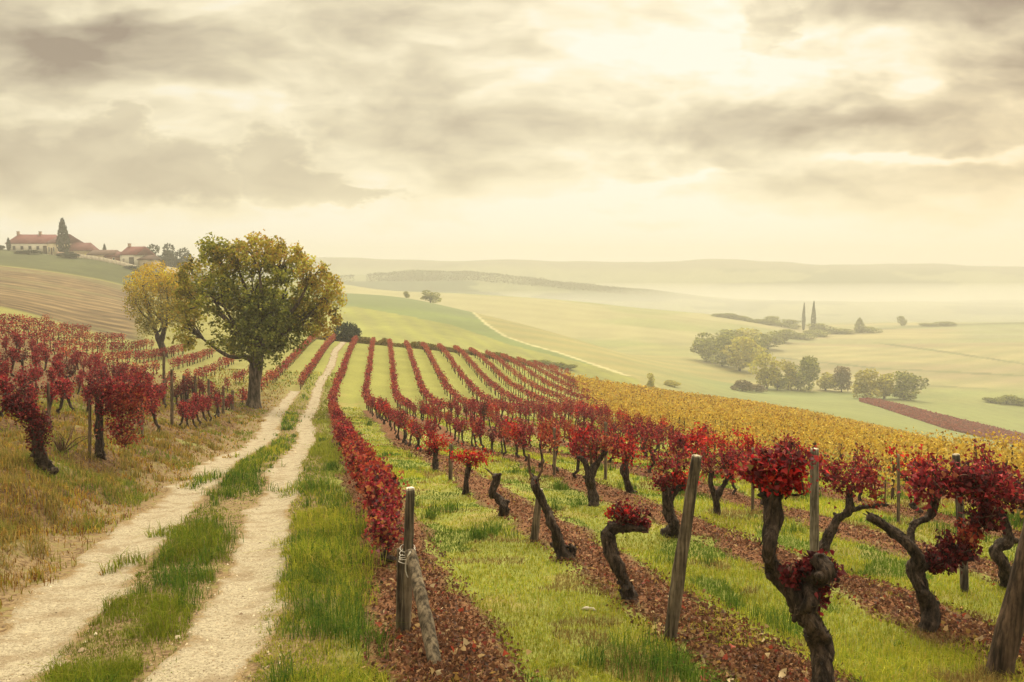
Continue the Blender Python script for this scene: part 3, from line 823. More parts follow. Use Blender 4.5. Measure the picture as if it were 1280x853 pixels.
# the left bank
hand_vine('dark wine-red vine bowed over like an arch on the left bank', (51, 587),
  [[(51, 587, 12), (50, 565, 9), (49, 548, 8), (43, 530, 7), (26, 514, 6), (12, 504, 4)]],
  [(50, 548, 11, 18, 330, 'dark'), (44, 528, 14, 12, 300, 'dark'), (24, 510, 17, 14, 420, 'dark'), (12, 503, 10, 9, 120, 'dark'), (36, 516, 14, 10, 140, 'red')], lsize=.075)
hand_vine('big red vine cascading to the ground at the end of the left row', (128, 570),
  [[(128, 570, 8), (124, 545, 6.5), (124, 515, 6), (130, 492, 5)], [(126, 520, 4), (150, 495, 3, .3), (175, 482, 2, .4)]],
  [(160, 480, 30, 17, 520, 'red'), (143, 500, 22, 20, 430, 'red'), (165, 505, 20, 20, 380, 'orange'), (150, 528, 19, 18, 330, 'red'), (156, 548, 14, 12, 130, 'orange'), (128, 486, 16, 14, 200, 'dark')], lsize=.085)
b = at(77, 566)
e = empty('bare_bush', b, 'leafless twiggy bush between two red vines on the bank', 'bush'); g = Geo(); HAND.append(b[:2])
s = b[1]/F
for k in range(16):
    d = np.array([rng.normal(0, .5), rng.normal(0, .4), 1]); L = rng.uniform(20, 45)*s
    m1 = d*L*.5+rng.normal(0, .03, 3); m1[2] = L*.45
    tube(g, [(0, 0, -.03), m1, m1+unit(d+rng.normal(0, .5, 3))*L*.55], [.012, .008, .003], (.14, .08, .045), 5, .1, .08, k)
g.build('twigs', BARK, e, True)

def post(label, base, top, r0, r1, name='vine_post', col=(.115, .088, .06), cat='post'):
    b = at(*base); HAND_POST = b; Y = b[1]; s = Y/F
    e = empty(name, b, label, cat, 'wooden posts in the vineyard'); g = Geo()
    t = pix_at_depth(top[0], top[1], Y) - b
    tube(g, [(0, 0, -.06), t*.3, t*.7, t], [r0*s, r0*s, (r0*.4+r1*.6)*s, r1*s], col, 12, .10, .05, int(base[0]))
    g.build('shaft', POSTM, e, True)
    if r0 > 3.5:                     # pale sawn end with a loop of wire
        g = Geo(); k = np.arange(12)*2*math.pi/12
        d = unit(t); tube(g, [t-d*.004, t+d*.006], [r1*s*.96]*2, (.42, .36, .27), 12, .06, .02, 2)
        g.build('sawn_end', POSTM, e, True)
    return e
post('tall grey post leaning right, nearest in the second row', (836, 800), (871, 571), 9, 6.5)
post('upright grey post standing behind the forked vine stub', (1018, 748), (1018, 562), 5.8, 5.2, col=(.15, .125, .095))
post('slim dark post behind the Y-shaped vine', (1207, 740), (1195, 569), 5, 4.5, col=(.10, .08, .065))
post('thick leaning end stake cut by the right edge', (1246, 846), (1303, 628), 15, 13, col=(.075, .048, .032))
post('short leaning stake propping the bare leaning vine', (667, 677), (675, 612), 5, 4)
post('thin upright stake beside the small scarlet-headed vine', (563, 601), (564, 556), 2.6, 2.4)
for px, y0, y1, lab in [(112, 568, 500, 'thin stake beside the big cascading red vine'), (205, 506, 440, 'tall thin stake below the yellow tree'),
   (215, 532, 462, 'thin stake right of the cascading vine'), (231, 505, 470, 'thin stake amid sparse vines below the yellow tree, left one'),
   (245, 505, 470, 'dark stubby stake in the grass left of the big tree'), (262, 511, 474, 'bare stake standing alone left of the big tree'),
   (279, 517, 483, 'small stake with red leaves near the big tree trunk'), (291, 513, 488, 'last thin stake before the big tree trunk'),
   (178, 548, 505, 'short stake at the foot of the bank row'), (62, 540, 478, 'slender stake behind the bowed dark vine')]:
    post(lab, (px, y0), (px+rng.normal(0, 1.0), y1), 1.9, 1.6, 'vine_stake', (.13, .09, .06), 'stake')
for px, y0, y1, lab in [(1123, 655, 568, 'thin pale stake at the start of the yellow vines'), (757, 600, 528, 'thin stake between red vines near the middle'),
   (941, 640, 560, 'thin stake left of the scarlet crown of the forked vine'), (693, 596, 535, 'thin stake above the leaning bare vine')]:
    post(lab, (px, y0), (px, y1), 2.0, 1.8, 'vine_stake', (.15, .11, .075), 'stake')

# braced end post of the first row
b = at(507, 792); Y = b[1]; s = Y/F
e = empty('end_post', b, 'weathered braced end post with wire at the start of the first row', 'post', 'wooden posts in the vineyard')
HAND.append(b[:2])
q = lambda px, py, dy=0: pix_at_depth(px, py, Y+dy) - b
g = Geo(); tube(g, [q(507, 800), q(509, 720), q(511, 670), q(513, 612)], [7*s, 6.8*s, 6.3*s, 5.6*s], (.115, .09, .062), 12, .10, .04, 1); g.build('upright', POSTM, e, True)
g = Geo(); tube(g, [q(513, 613.5), q(513, 610)], [5.4*s]*2, (.55, .48, .38), 12, .05, .02, 1); g.build('sawn_end', POSTM, e, True)
bb = at(547, 834) - b
g = Geo(); tube(g, [bb-[0, 0, .05], (bb+q(513, 692, -.08))/2, q(513, 690, -.08)], [8.5*s, 8*s, 7*s], (.12, .092, .062), 12, .12, .04, 2); g.build('brace', POSTM, e, True)
g = Geo(); tube(g, [q(500, 795, .06), q(500, 740, .06), q(500, 686, .06)], [5.5*s, 5*s, 4.5*s], (.12, .09, .06), 10, .16, .04, 3); g.build('stake', POSTM, e, True)
g = Geo()
for k in range(5):
    th = np.linspace(0, 2*math.pi, 15); c0 = q(510, 683+k*4.5)
    pts = np.stack([c0[0]+np.cos(th)*(9.5+k*.4)*s, c0[1]+np.sin(th)*9.5*s-.03, c0[2]+.012*np.sin(th+k)], 1)
    tube(g, pts, [.003]*15, (.42, .38, .33), 4, 0, .05, 1, cap=False)
tube(g, [q(513, 690, -.13), q(508, 700, -.13), q(507, 714, -.12), q(510, 722, -.12)], [.005, .004, .004, .003], (.5, .46, .4), 5, .1, .02, 1)
g.build('wire_tie', METAL, e, True)

# pale stone by the hooked vine
b = at(736, 763); e = empty('pale_stone', b, 'small white stone lying at the edge of the second strip', 'stone'); g = Geo()
tube(g, [(-.05, .02, .0), (-.02, 0, .015), (.03, -.01, .012), (.055, -.02, 0)], [.005, .014, .012, .004], (.42, .37, .30), 8, .2, .02, 4); g.build('stone_body', STONE, e, True)

# ------------------------------------------------------------------ the rows
ORD = ['zeroth', 'first', 'second', 'third', 'fourth', 'fifth', 'sixth', 'seventh', 'eighth', 'ninth', 'tenth', 'eleventh', 'twelfth', 'thirteenth', 'fourteenth', 'fifteenth', 'sixteenth', 'seventeenth', 'eighteenth', 'nineteenth']
TENS = {2: 'twenty', 3: 'thirty', 4: 'forty', 5: 'fifty', 6: 'sixty', 7: 'seventy', 8: 'eighty'}
def ordn(k):
    if k < 20: return ORD[k]
    t, o = divmod(k, 10)
    return TENS[t][:-1]+'ieth' if o == 0 else TENS[t]+'-'+ORD[o]

def red_limit(v):      # where the red vines give way to the yellow ones
    return np.interp(v, [0, 7, 12, 20, 32, 42, 60, 75, 95], [8.2, 8.2, 8.2, 10.0, 13.0, 15.3, 19.2, 21.6, 24.5])

rr = np.random.default_rng(5)
cand = []
for row in range(0, 18):
    u0 = ROW_U0 + ROW_W*row
    v = 7.0 if row == 0 else 1.0
    idx = 0
    while v < 90.5 - .12*max(0, u0-8):
        if u0 + (rr.normal(0, .6) if v > 18 else 0) < red_limit(v):
            x, y = xy(u0 + rr.normal(0, .05) - (.10 if row == 0 else 0), v)
            cand.append((float(x), float(y), row, v, u0))
        v += rr.uniform(.88, 1.12) if row else rr.uniform(.72, .9)
for k in range(0, 13):     # left slope
    u0 = -3.94 - 1.8*k if k < 2 else -5.74 - 2.5*(k-1)
    v = 6.0
    while v < 80:
        x, y = xy(u0 + rr.normal(0, .06), v); cand.append((float(x), float(y), -1-k, v, u0)); v += rr.uniform(.78, 1.0)
for row, u0, va, vb in ((100, -1.75, 53, 89), (101, -3.75, 55, 90)):
    v = va
    while v < vb:
        x, y = xy(u0, v); cand.append((float(x), float(y), row, v, u0)); v += rr.uniform(.85, 1.1)
hp = np.array(HAND)
keep = []
zs = H(np.array([c[0] for c in cand]), np.array([c[1] for c in cand]))
for c, z in zip(cand, zs):
    x, y, row, v, u0 = c
    if y < 2.5: continue
    px, py = project(x, y, z); px, py = float(px), float(py)
    if px < -60 or px > 1340 or py > 900: continue
    if 0 <= row < 90:
        if row == 1 and py > 573: continue
        if row == 2 and py > 622: continue
        if row == 3 and py > 640: continue
        if row == 4 and py > 690: continue
    elif row < 0:
        if py < np.interp(px, [0, 60, 130, 200, 270, 300, 345], [401, 406, 424, 438, 447, 457, 480]): continue
        if px > 345: continue
        if row == -1 and (py > 560 or px < 130): continue
        if px > 190 and py > 462 and rr.random() < .5: continue
        if py > 545: continue
    if np.min(np.hypot(hp[:, 0]-x, hp[:, 1]-y)) < .5: continue
    keep.append((y, x, z, row, v, u0, px, py))
keep.sort(key=lambda k: k[0])
NIND = 300 - 15
counts = {}
hu, hv = uv(hp[:, 0], hp[:, 1])
hrow = np.where(hu > 0, np.round((hu-ROW_U0)/ROW_W), -1-np.round((-3.94-hu)/1.8)).astype(int)
far_list = keep[NIND:]
near_list = sorted(keep[:NIND], key=lambda k: (k[3], k[4]))
for (y, x, z, row, v, u0, px, py) in near_list:
    bushy = row == 0
    lst, looks = (BUSHY, BLOOK) if bushy else (SPARSE, SLOOK)
    k = int(rr.integers(0, len(lst)))
    if row < 0: k = int(rr.choice([0, 3, 3, 7, 3]))
    counts[row] = counts.get(row, 0) + 1
    o = ordn(counts[row] + int(((hrow == row) & (hv < v)).sum()))
    if row == 0: where = f'{o} along the row behind the braced end post'
    elif 0 < row < 90: where = f'{o} one standing along the {ordn(row+1)} row right of the track'
    elif row < 0: where = f'{o} one along the {ordn(-row)} row up the left slope'
    else: where = f'{o} along the short row between the ruts'
    a = A0 if v < 47 else A1
    yaw = math.pi/2 + a + (math.pi if rr.random() < .5 else 0) + rr.normal(0, .12)
    sc = rr.uniform(.82, 1.12) * (1.06 if row < 0 else (.90 if row == 0 else .95))
    e = empty('grapevine', (x, y, z), f'{looks[k]} vine, {where}', 'vine', 'old vines and vine rows', yaw, (sc, sc, sc*rr.uniform(.92, 1.1)))
    from_mesh('trunk', lst[k][0], e); from_mesh('foliage', lst[k][1], e)

# the rest of the red rows
def vine_stuff():
    gt = Geo()
    P = np.array([[k[1], k[0], k[2]] for k in far_list]); n_ = len(P)
    row = np.array([k[3] for k in far_list]); left = row < 0
    nl = 100
    idx = np.repeat(np.arange(n_), nl); m = len(idx)
    Yd = P[idx, 1]
    base = P[idx]
    a = np.where(np.array([k[4] for k in far_list])[idx] < 47, A0, A1)
    along = rng.uniform(-.55, .55, m); across = rng.normal(0, .10, m)
    low = np.where((row[idx] <= 0) | (row[idx] >= 100), .22, .42)
    zz = low + (.92-low)*rng.beta(2.0, 1.8, m)
    dx = -np.sin(a)*along + np.cos(a)*across; dy = np.cos(a)*along + np.sin(a)*across
    Q = base + np.stack([dx, dy, zz], 1)
    t = (rng.random(n_)[idx])
    c = np.where((t < .5)[:, None], pal('red', m), np.where((t < .8)[:, None], pal('orange', m), pal('mixed', m)))
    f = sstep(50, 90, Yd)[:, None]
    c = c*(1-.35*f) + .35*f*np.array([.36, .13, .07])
    leaves(gt, Q, rng.uniform(.06, .11, m)*np.where(left[idx], 1.05, 1), c, .3)
    for p in P:          # stems
        h = .5
        w = .035
        gt.add(np.array([[p[0]-w, p[1], p[2]-.05], [p[0]+w, p[1], p[2]-.05], [p[0]+w*.7, p[1], p[2]+h], [p[0]-w*.7, p[1], p[2]+h],
                         [p[0], p[1]-w, p[2]-.05], [p[0], p[1]+w, p[2]-.05], [p[0], p[1]+w*.7, p[2]+h], [p[0], p[1]-w*.7, p[2]+h]]), np.array([[0, 1, 2, 3], [4, 5, 6, 7]]), np.array(BARKC))
    tag(gt.build('distant_vines', LEAF), 'distant red vine rows running up to the crest', 'vines', kind='stuff')
vine_stuff()

# yellow vineyard beyond
def yellow():
    g = Geo(); pts = []
    for row in range(4, 44):
        u0 = ROW_U0 + 1.6*row
        v = np.arange(1, 100, .8) + rng.uniform(-.2, .2, 124)[:len(np.arange(1, 100, .8))]
        x, y = xy(u0, v)
        k = u0 + 1.3*vnoise(x*.35, y*.35, seed=92) > red_limit(v)
        pts.append(np.stack([x[k], y[k]], 1))
    p = np.concatenate(pts); z = H(p[:, 0], p[:, 1])
    px, py = project(p[:, 0], p[:, 1], z)
    lim = np.interp(px, [640, 665, 750, 850, 950, 1100, 1280, 1400], [458, 466, 484, 499, 512, 543, 590, 625])
    lim = lim + np.maximum(px-1400, 0)*.25
    k = (p[:, 1] > 6) & (py > lim) & (px < 1650) & (px > 600) & (p[:, 1] < 110)
    p, z = p[k], z[k]; n_ = len(p)
    idx = np.repeat(np.arange(n_), np.interp(p[:, 1], [8, 20, 45, 100], [230, 150, 70, 45]).astype(int)); m = len(idx)
    Q = np.stack([p[idx, 0] + rng.normal(0, .22, m), p[idx, 1] + rng.normal(0, .28, m), z[idx] + .10 + .80*rng.beta(2.0, 1.6, m)], 1)
    t = vnoise(p[:, 0]*.5, p[:, 1]*.5, seed=91)[idx] + rng.normal(0, .5, m)
    ca = mixcol(m, [(.45, .31, .05), (.52, .38, .075), (.34, .20, .035), (.42, .34, .085), (.20, .12, .03)], [4, 3, 3, 2, 1.2])
    leaves(g, Q, rng.uniform(.035, .07, m)*np.maximum(1, p[idx, 1]/22), ca, .3)
    for q, zz in zip(p, z):
        w = .03
        g.add(np.array([[q[0]-w, q[1], zz-.05], [q[0]+w, q[1], zz-.05], [q[0]+w*.7, q[1], zz+.6], [q[0]-w*.7, q[1], zz+.6]]), np.array([[0, 1, 2, 3]]), np.array(BARKC))
    tag(g.build('yellow_vines', LEAF), 'dense golden yellow vine field beyond the red rows', 'vines', kind='stuff')
yellow()

# red strip of vines in the valley
def red_strip():
    g = Geo(); n_ = 42000
    a = rng.random(n_)
    px = 1075 + 260*a
    top = np.interp(px, [1070, 1095, 1180, 1280, 1340], [500, 500, 521, 545, 560]); bot = np.interp(px, [1070, 1095, 1180, 1280, 1340], [501, 508, 536, 560, 575])
    py = top + (bot-top)*rng.random(n_)
    Ys = []
    grid = {}
    # plan position of a few hundred samples, interpolated
    gx_ = np.linspace(1070, 1340, 40); gy_ = np.linspace(0, 1, 12)
    tab = np.array([[at(x_, np.interp(x_, [1070, 1095, 1180, 1280, 1340], [500, 500, 521, 545, 560])*(1-b_) + np.interp(x_, [1070, 1095, 1180, 1280, 1340], [501, 508, 536, 560, 575])*b_, 100)[1] for b_ in gy_] for x_ in gx_])
    bb = (py-top)/np.maximum(bot-top, .1)
    fi = (px-1070)/270*39; fj = bb*11
    i0 = np.clip(fi.astype(int), 0, 38); j0 = np.clip(fj.astype(int), 0, 10); fi -= i0; fj -= j0
    Y = tab[i0, j0]*(1-fi)*(1-fj) + tab[i0+1, j0]*fi*(1-fj) + tab[i0, j0+1]*(1-fi)*fj + tab[i0+1, j0+1]*fi*fj
    X = Y*(px-CX)/F/(CP - (py-CY)/F*SP)
    Z = H(X, Y) + rng.uniform(.05, .5, n_)
    leaves(g, np.stack([X, Y, Z], 1), rng.uniform(.3, .6, n_), mixcol(n_, [(.23, .045, .042), (.18, .036, .036), (.26, .065, .05)], [4, 3, 2]), .2)
    tag(g.build('red_vine_block', LEAF), 'long strip of deep red vines crossing the green valley floor', 'vines', kind='stuff')
red_strip()

# ------------------------------------------------------------------ trees
def crown_clusters(g, centers, per, spread, size, cols, r, shape=_LEAF, down=.3):
    idx = np.repeat(np.arange(len(centers)), per); m = len(idx)
    P = centers[idx] + unit(r.normal(size=(m, 3)))*(r.random((m, 1))**.6)*spread
    leaves(g, P, r.uniform(.7, 1.3, m)*size, cols(m, idx, P), down, shape, r)

def big_tree():
    b = at(317, 509); Y = b[1]; s = Y/F
    e = empty('walnut_tree', b, 'big spreading tree with green and rusty leaves beside the track', 'tree')
    r = np.random.default_rng(12)
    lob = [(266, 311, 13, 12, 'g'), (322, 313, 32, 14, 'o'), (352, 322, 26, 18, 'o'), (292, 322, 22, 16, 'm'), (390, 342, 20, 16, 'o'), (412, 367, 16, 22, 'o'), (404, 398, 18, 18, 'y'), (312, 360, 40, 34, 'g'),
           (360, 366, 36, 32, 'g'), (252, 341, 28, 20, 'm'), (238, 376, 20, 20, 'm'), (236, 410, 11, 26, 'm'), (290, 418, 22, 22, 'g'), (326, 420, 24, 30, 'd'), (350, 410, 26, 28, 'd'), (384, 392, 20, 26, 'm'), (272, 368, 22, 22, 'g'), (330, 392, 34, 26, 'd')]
    gt = Geo(); gl = Geo()
    P = lambda px, py, dy=0: pix_at_depth(px, py, Y+dy) - b
    fork = P(320, 455); col = (.10, .075, .055)
    tube(gt, [P(316, 514), P(317, 500), P(318, 478), P(321, 452), P(322, 425)], [.50, .36, .32, .32, .24], col, 18, .14, .10, 3, ridge=.07)
    cl, kinds = [], []
    for (px, py, rx, ry, k) in lob:
        dy0 = r.uniform(-1.6, 1.6) if k != 'd' else r.uniform(-1.2, .8)
        if k == 'o': dy0 = r.uniform(-1, 2.2)
        c = P(px, py, dy0)
        st = P(*[(321, 448), (322, 436), (319, 456)][r.integers(0, 3)])
        m = st*.45 + c*.55 + r.normal(0, .25, 3); m[2] = min(m[2], c[2]-.1)
        tube(gt, [st, st*.7+m*.3+[0, 0, .25], m, c], [.17, .13, .09, .03], col, 8, .15, .15, int(px))
        n_ = int(.078*rx*ry*(1.0 if k != 'd' else 1.25)) + 9
        q = ell(c, (rx*s*1.05, max(rx, ry)*s*.9, ry*s*1.05), n_, r, .5)
        q[::5] = c + (q[::5]-c)*r.uniform(1.1, 1.65, (len(q[::5]), 1))
        for j in range(min(n_, 7)):
            tube(gt, [m*.4+c*.6, (c+q[j])/2, q[j]], [.05, .03, .012], col, 5, .1, .2, j)
        cl.append(q); kinds += [k]*n_
    cl = np.concatenate(cl); kinds = np.array(kinds)
    tone = r.normal(.08, .33, len(cl))
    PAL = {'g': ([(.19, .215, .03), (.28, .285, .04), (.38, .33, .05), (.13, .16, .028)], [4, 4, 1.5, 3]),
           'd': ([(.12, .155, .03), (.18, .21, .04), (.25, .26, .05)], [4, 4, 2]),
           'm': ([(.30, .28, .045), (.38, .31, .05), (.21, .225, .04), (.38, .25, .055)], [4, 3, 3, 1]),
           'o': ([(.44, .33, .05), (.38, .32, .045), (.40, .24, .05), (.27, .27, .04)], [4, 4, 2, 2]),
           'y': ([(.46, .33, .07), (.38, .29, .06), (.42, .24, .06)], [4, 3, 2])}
    def cols(m, idx, Pp):
        c = np.zeros((m, 3))
        for k in PAL:
            w = kinds[idx] == k
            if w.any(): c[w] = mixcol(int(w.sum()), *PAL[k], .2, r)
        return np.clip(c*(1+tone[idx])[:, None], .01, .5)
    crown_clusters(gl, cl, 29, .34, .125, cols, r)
    gt.build('trunk', TREEBARK, e, True); gl.build('crown', LEAF, e)

def yellow_tree():
    b = at(203, 445); Y = b[1]; s = Y/F
    e = empty('willow_tree', b, 'feathery yellow-leaved tree with forked trunk behind the red vines', 'tree')
    r = np.random.default_rng(4); gt = Geo(); gl = Geo(); col = (.075, .05, .04)
    P = lambda px, py, dy=0: pix_at_depth(px, py, Y+dy) - b
    tube(gt, [P(204, 449), P(203, 436), P(199, 425)], [.40, .28, .26], col, 12, .15, .12, 2)
    tube(gt, [P(200, 430), P(194, 412), P(186, 390), P(180, 365)], [.22, .17, .11, .03], col, 9, .15, .15, 3)
    tube(gt, [P(201, 428), P(206, 410), P(210, 385), P(208, 352)], [.22, .18, .12, .03], col, 9, .15, .15, 4)
    lob = [(196, 345, 24, 15), (178, 358, 20, 18), (217, 352, 20, 16), (200, 366, 34, 24), (225, 372, 20, 22), (170, 380, 13, 16), (190, 392, 22, 18), (215, 395, 22, 18), (182, 408, 10, 12), (230, 395, 14, 18)]
    cl = []
    for (px, py, rx, ry) in lob:
        c = P(px, py, r.uniform(-1.5, 1.5)); st = P(*[(199, 415), (206, 408), (194, 405)][r.integers(0, 3)])
        tube(gt, [st, (st+c)/2+r.normal(0, .2, 3), c], [.10, .06, .02], col, 6, .1, .2, int(px))
        q = ell(c, (rx*s*1.1, rx*s, ry*s*1.1), int(.20*rx*ry)+10, r, .2)
        for j in range(5): tube(gt, [c, (c+q[j])/2, q[j]], [.035, .025, .01], col, 4, .1, .3, j)
        cl.append(q)
    cl = np.concatenate(cl); tone = r.normal(0, .2, len(cl))
    hz = cl[:, 2]
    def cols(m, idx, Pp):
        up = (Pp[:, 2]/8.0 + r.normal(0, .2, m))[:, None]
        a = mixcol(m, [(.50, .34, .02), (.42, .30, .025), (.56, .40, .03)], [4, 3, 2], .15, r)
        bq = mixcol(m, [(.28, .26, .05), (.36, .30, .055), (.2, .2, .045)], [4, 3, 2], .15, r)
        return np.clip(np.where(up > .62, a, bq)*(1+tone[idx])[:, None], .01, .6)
    crown_clusters(gl, cl, 16, .42, .15, cols, r, _SLIM, .5)
    gt.build('trunk', TREEBARK, e, True); gl.build('crown', LEAF, e)
big_tree(); yellow_tree()

def far_tree_proto(seed, kind, cols, n_=420):
    """unit-size crown: height 1, width 1; mesh data is shared and scaled"""
    r = np.random.default_rng(seed); gt = Geo(); gl = Geo()
    if kind == 'cypress':
        z = r.random(n_*3); rad = .5*np.sin(np.clip(z*.97+.03, 0, 1)*math.pi)**.6*(1-z*.55)
        th = r.uniform(0, 6.28, n_*3); k = r.random(n_*3)**.35
        P = np.stack([np.cos(th)*rad*k, np.sin(th)*rad*k, z], 1); size = .07
        tube(gt, [(0, 0, -.02), (0, 0, .4), (0, 0, .9)], [.05, .035, .01], (.08, .06, .045), 6, .1, .1, seed)
        tone = r.normal(0, .15, len(P))
    else:
        base = .04 if kind == 'round' else (.22 if kind == 'tall' else .0)
        nl = 9 if kind != 'bush' else 10
        lob = []
        for k in range(nl):
            th = r.uniform(0, 6.28); rr_ = r.uniform(.05, .30); zc = r.uniform(base+.16, .80) if k > 2 else r.uniform(base+.14, base+.36)
            w = (1-abs(zc-.5)*.9)
            lob.append((np.cos(th)*rr_*w, np.sin(th)*rr_*w, zc, r.uniform(.14, .25)) if kind != 'bush' else (np.cos(th)*rr_*1.1, np.sin(th)*rr_*1.1, (.18 + .44*(1-rr_/.34))*r.uniform(.7, 1.1), r.uniform(.16, .27)))
        P = []; tone = []
        for l in lob:
            m = int(n_*3/nl*(l[3]/.2)**2)
            q = ell(l[:3], (l[3], l[3], l[3]*.85), m, r, .7); P.append(q); tone += [r.normal(0, .16)]*m
        P = np.concatenate(P); tone = np.array(tone) + r.normal(0, .08, len(P)); size = .062
        P[:, 2] = np.clip(P[:, 2], .015, 1.0)
        tube(gt, [(0, 0, -.03), (.01, 0, base*.6+.05), (0, .01, .5)], [.035, .028, .012], (.09, .07, .055), 6, .1, .1, seed)
        for l in lob[:5]: tube(gt, [(0, 0, base*.7+.08), (l[0]*.5, l[1]*.5, (base+l[2])/2+.03), l[:3]], [.018, .012, .005], (.09, .07, .055), 5, .1, .1, seed)
    c = np.clip(mixcol(len(P), *cols, .12, r)*(1+tone)[:, None], .01, .5)
    leaves(gl, P, r.uniform(.7, 1.3, len(P))*size, c, .1, r=r)
    mt, ml = gt.mesh('far_trunk', True), gl.mesh('far_crown')
    mt.materials.append(TREEBARK); ml.materials.append(LEAF)
    return mt, ml
CG = ([(.19, .215, .035), (.27, .28, .045), (.125, .15, .03)], [4, 3, 2])
CO = ([(.40, .36, .05), (.48, .42, .07), (.28, .275, .045)], [4, 3, 2])
CB = ([(.15, .10, .04), (.12, .10, .035), (.18, .13, .05)], [4, 3, 2])
CD = ([(.03, .045, .028), (.045, .06, .035), (.022, .032, .022)], [4, 3, 2])
PROTO = {'green': [far_tree_proto(300+k, 'round', CG) for k in range(3)], 'olive': [far_tree_proto(310+k, 'round', CO) for k in range(3)],
         'brown': [far_tree_proto(320+k, 'round', CB) for k in range(2)], 'tall': [far_tree_proto(330, 'tall', CG)], 'dark': [far_tree_proto(340+k, 'round', CD) for k in range(2)],
         'bush': [far_tree_proto(350+k, 'bush', CG) for k in range(2)], 'obush': [far_tree_proto(355, 'bush', CO)], 'bbush': [far_tree_proto(357, 'bush', CB)], 'dbush': [far_tree_proto(358, 'bush', CD)],
         'cypress': [far_tree_proto(360, 'cypress', CD)], 'poplar': [far_tree_proto(361, 'cypress', CG)]}
tcount = 0
def far_tree(kind, px, py, w, h, label, group=None, Y=None, ymin=60):
    global tcount
    tcount += 1
    if Y is None: b = at(px, py, ymin)
    else:
        rx, _ = ray(px, py); b = np.array([rx*Y, Y, H(rx*Y, Y)])
    s = b[1]/F
    k = PROTO[kind][tcount % len(PROTO[kind])]
    nm = {'cypress': 'cypress_tree', 'poplar': 'poplar_tree', 'bush': 'bush', 'obush': 'bush', 'bbush': 'bush', 'dbush': 'bush'}.get(kind, 'tree')
    wide = 1.0 if kind in ('cypress', 'poplar') else 1.25
    e = empty(nm, b, label, 'bush' if nm == 'bush' else 'tree', group, tcount*1.7, (w*s*wide, w*s*wide, h*s*1.05))
    from_mesh('trunk', k[0], e); from_mesh('crown', k[1], e)
    return e
GV = 'trees along the valley'
# near the crest
far_tree('dbush', 437, 429, 34, 36, 'round dark green bush at the crest right of the big tree', 'bushes beyond the crest', Y=91)
far_tree('dbush', 420, 426, 22, 12, 'low dark hedge clump between the big tree and round bush', 'bushes beyond the crest', Y=90.5)
far_tree('bush', 645, 463, 20, 10, 'small green bush where the red rows meet the crest', 'bushes beyond the crest', Y=120)
far_tree('bush', 655, 465, 16, 8, 'smaller bush touching the one at the end of the red rows', 'bushes beyond the crest', Y=122)
for k_, (px_, py_, w_, h_, lb_) in enumerate([(668, 455, 20, 8, 'first bush of the low hedge at the foot of the spur'), (682, 457, 22, 10, 'second bush of the low hedge at the foot of the spur'),
        (697, 459, 20, 9, 'third bush of the low hedge at the foot of the spur'), (711, 462, 22, 10, 'last bush of the low hedge at the foot of the spur')]):
    far_tree('bush', px_, py_, w_, h_, lb_, 'bushes beyond the crest')
far_tree('obush', 840, 483, 20, 10, 'small lone bush at the end of the spur', GV)
far_tree('olive', 812, 487, 13, 21, 'small young tree standing at the upper edge of the yellow vines', GV)
# central valley clump
for a in [('green', 882, 452, 42, 36, 'leftmost rounded tree of the misty wood below the pale hill'), ('green', 903, 458, 46, 42, 'second rounded tree of the misty wood below the pale hill'),
          ('olive', 925, 464, 48, 44, 'pale olive tree at the front of the misty wood'), ('green', 945, 455, 40, 38, 'tree at the right end of the misty wood'),
          ('green', 900, 440, 50, 30, 'tree at the back of the misty wood, left side'), ('olive', 930, 440, 54, 30, 'olive tree at the back of the misty wood'),
          ('green', 960, 437, 40, 24, 'tree where the misty wood thins toward the right field'), ('green', 980, 428, 34, 18, 'small tree in the hedge climbing from the misty wood'),
          ('bush', 1000, 424, 30, 12, 'hedge bush halfway up to the two cypresses'), ('bush', 1020, 420, 34, 11, 'hedge bush just below the two cypresses'), ('bush', 1046, 417, 34, 10, 'hedge bush left of the pointed tree pair')]:
    far_tree(*a, group=GV)
# front row of trees
for a in [('olive', 958, 487, 40, 46, 'pale yellow-green tree at the left of the valley tree line'), ('olive', 985, 487, 34, 40, 'rusty olive tree second in the valley tree line'),
          ('green', 972, 488, 28, 30, 'short dark tree low in the valley tree line'), ('tall', 1011, 488, 34, 44, 'tall dark tree standing out of the valley tree line'),
          ('green', 997, 488, 34, 32, 'grey-green tree left of the tall dark tree'), ('olive', 1032, 488, 34, 30, 'pale round tree right of the tall dark tree'),
          ('brown', 1052, 490, 26, 32, 'brownish slim tree before the big valley trees'), ('olive', 1083, 499, 46, 40, 'yellow-green rounded tree above the red strip'),
          ('olive', 1105, 499, 42, 44, 'olive tree in the middle of the big valley clump'), ('green', 1130, 500, 46, 42, 'dark broad tree at the right of the big valley clump'),
          ('bbush', 928, 489, 30, 18, 'brown bush left of the valley tree line'), ('bbush', 945, 490, 26, 12, 'low brown bush beneath the pale yellow-green tree'),
          ('bush', 1258, 505, 24, 17, 'dark bush at the right edge of the valley'), ('bush', 1274, 506, 24, 14, 'bush cut by the right picture edge in the valley'), ('bush', 1238, 503, 18, 9, 'low bush beside the dark right-edge bush')]:
    far_tree(*a, group=GV)
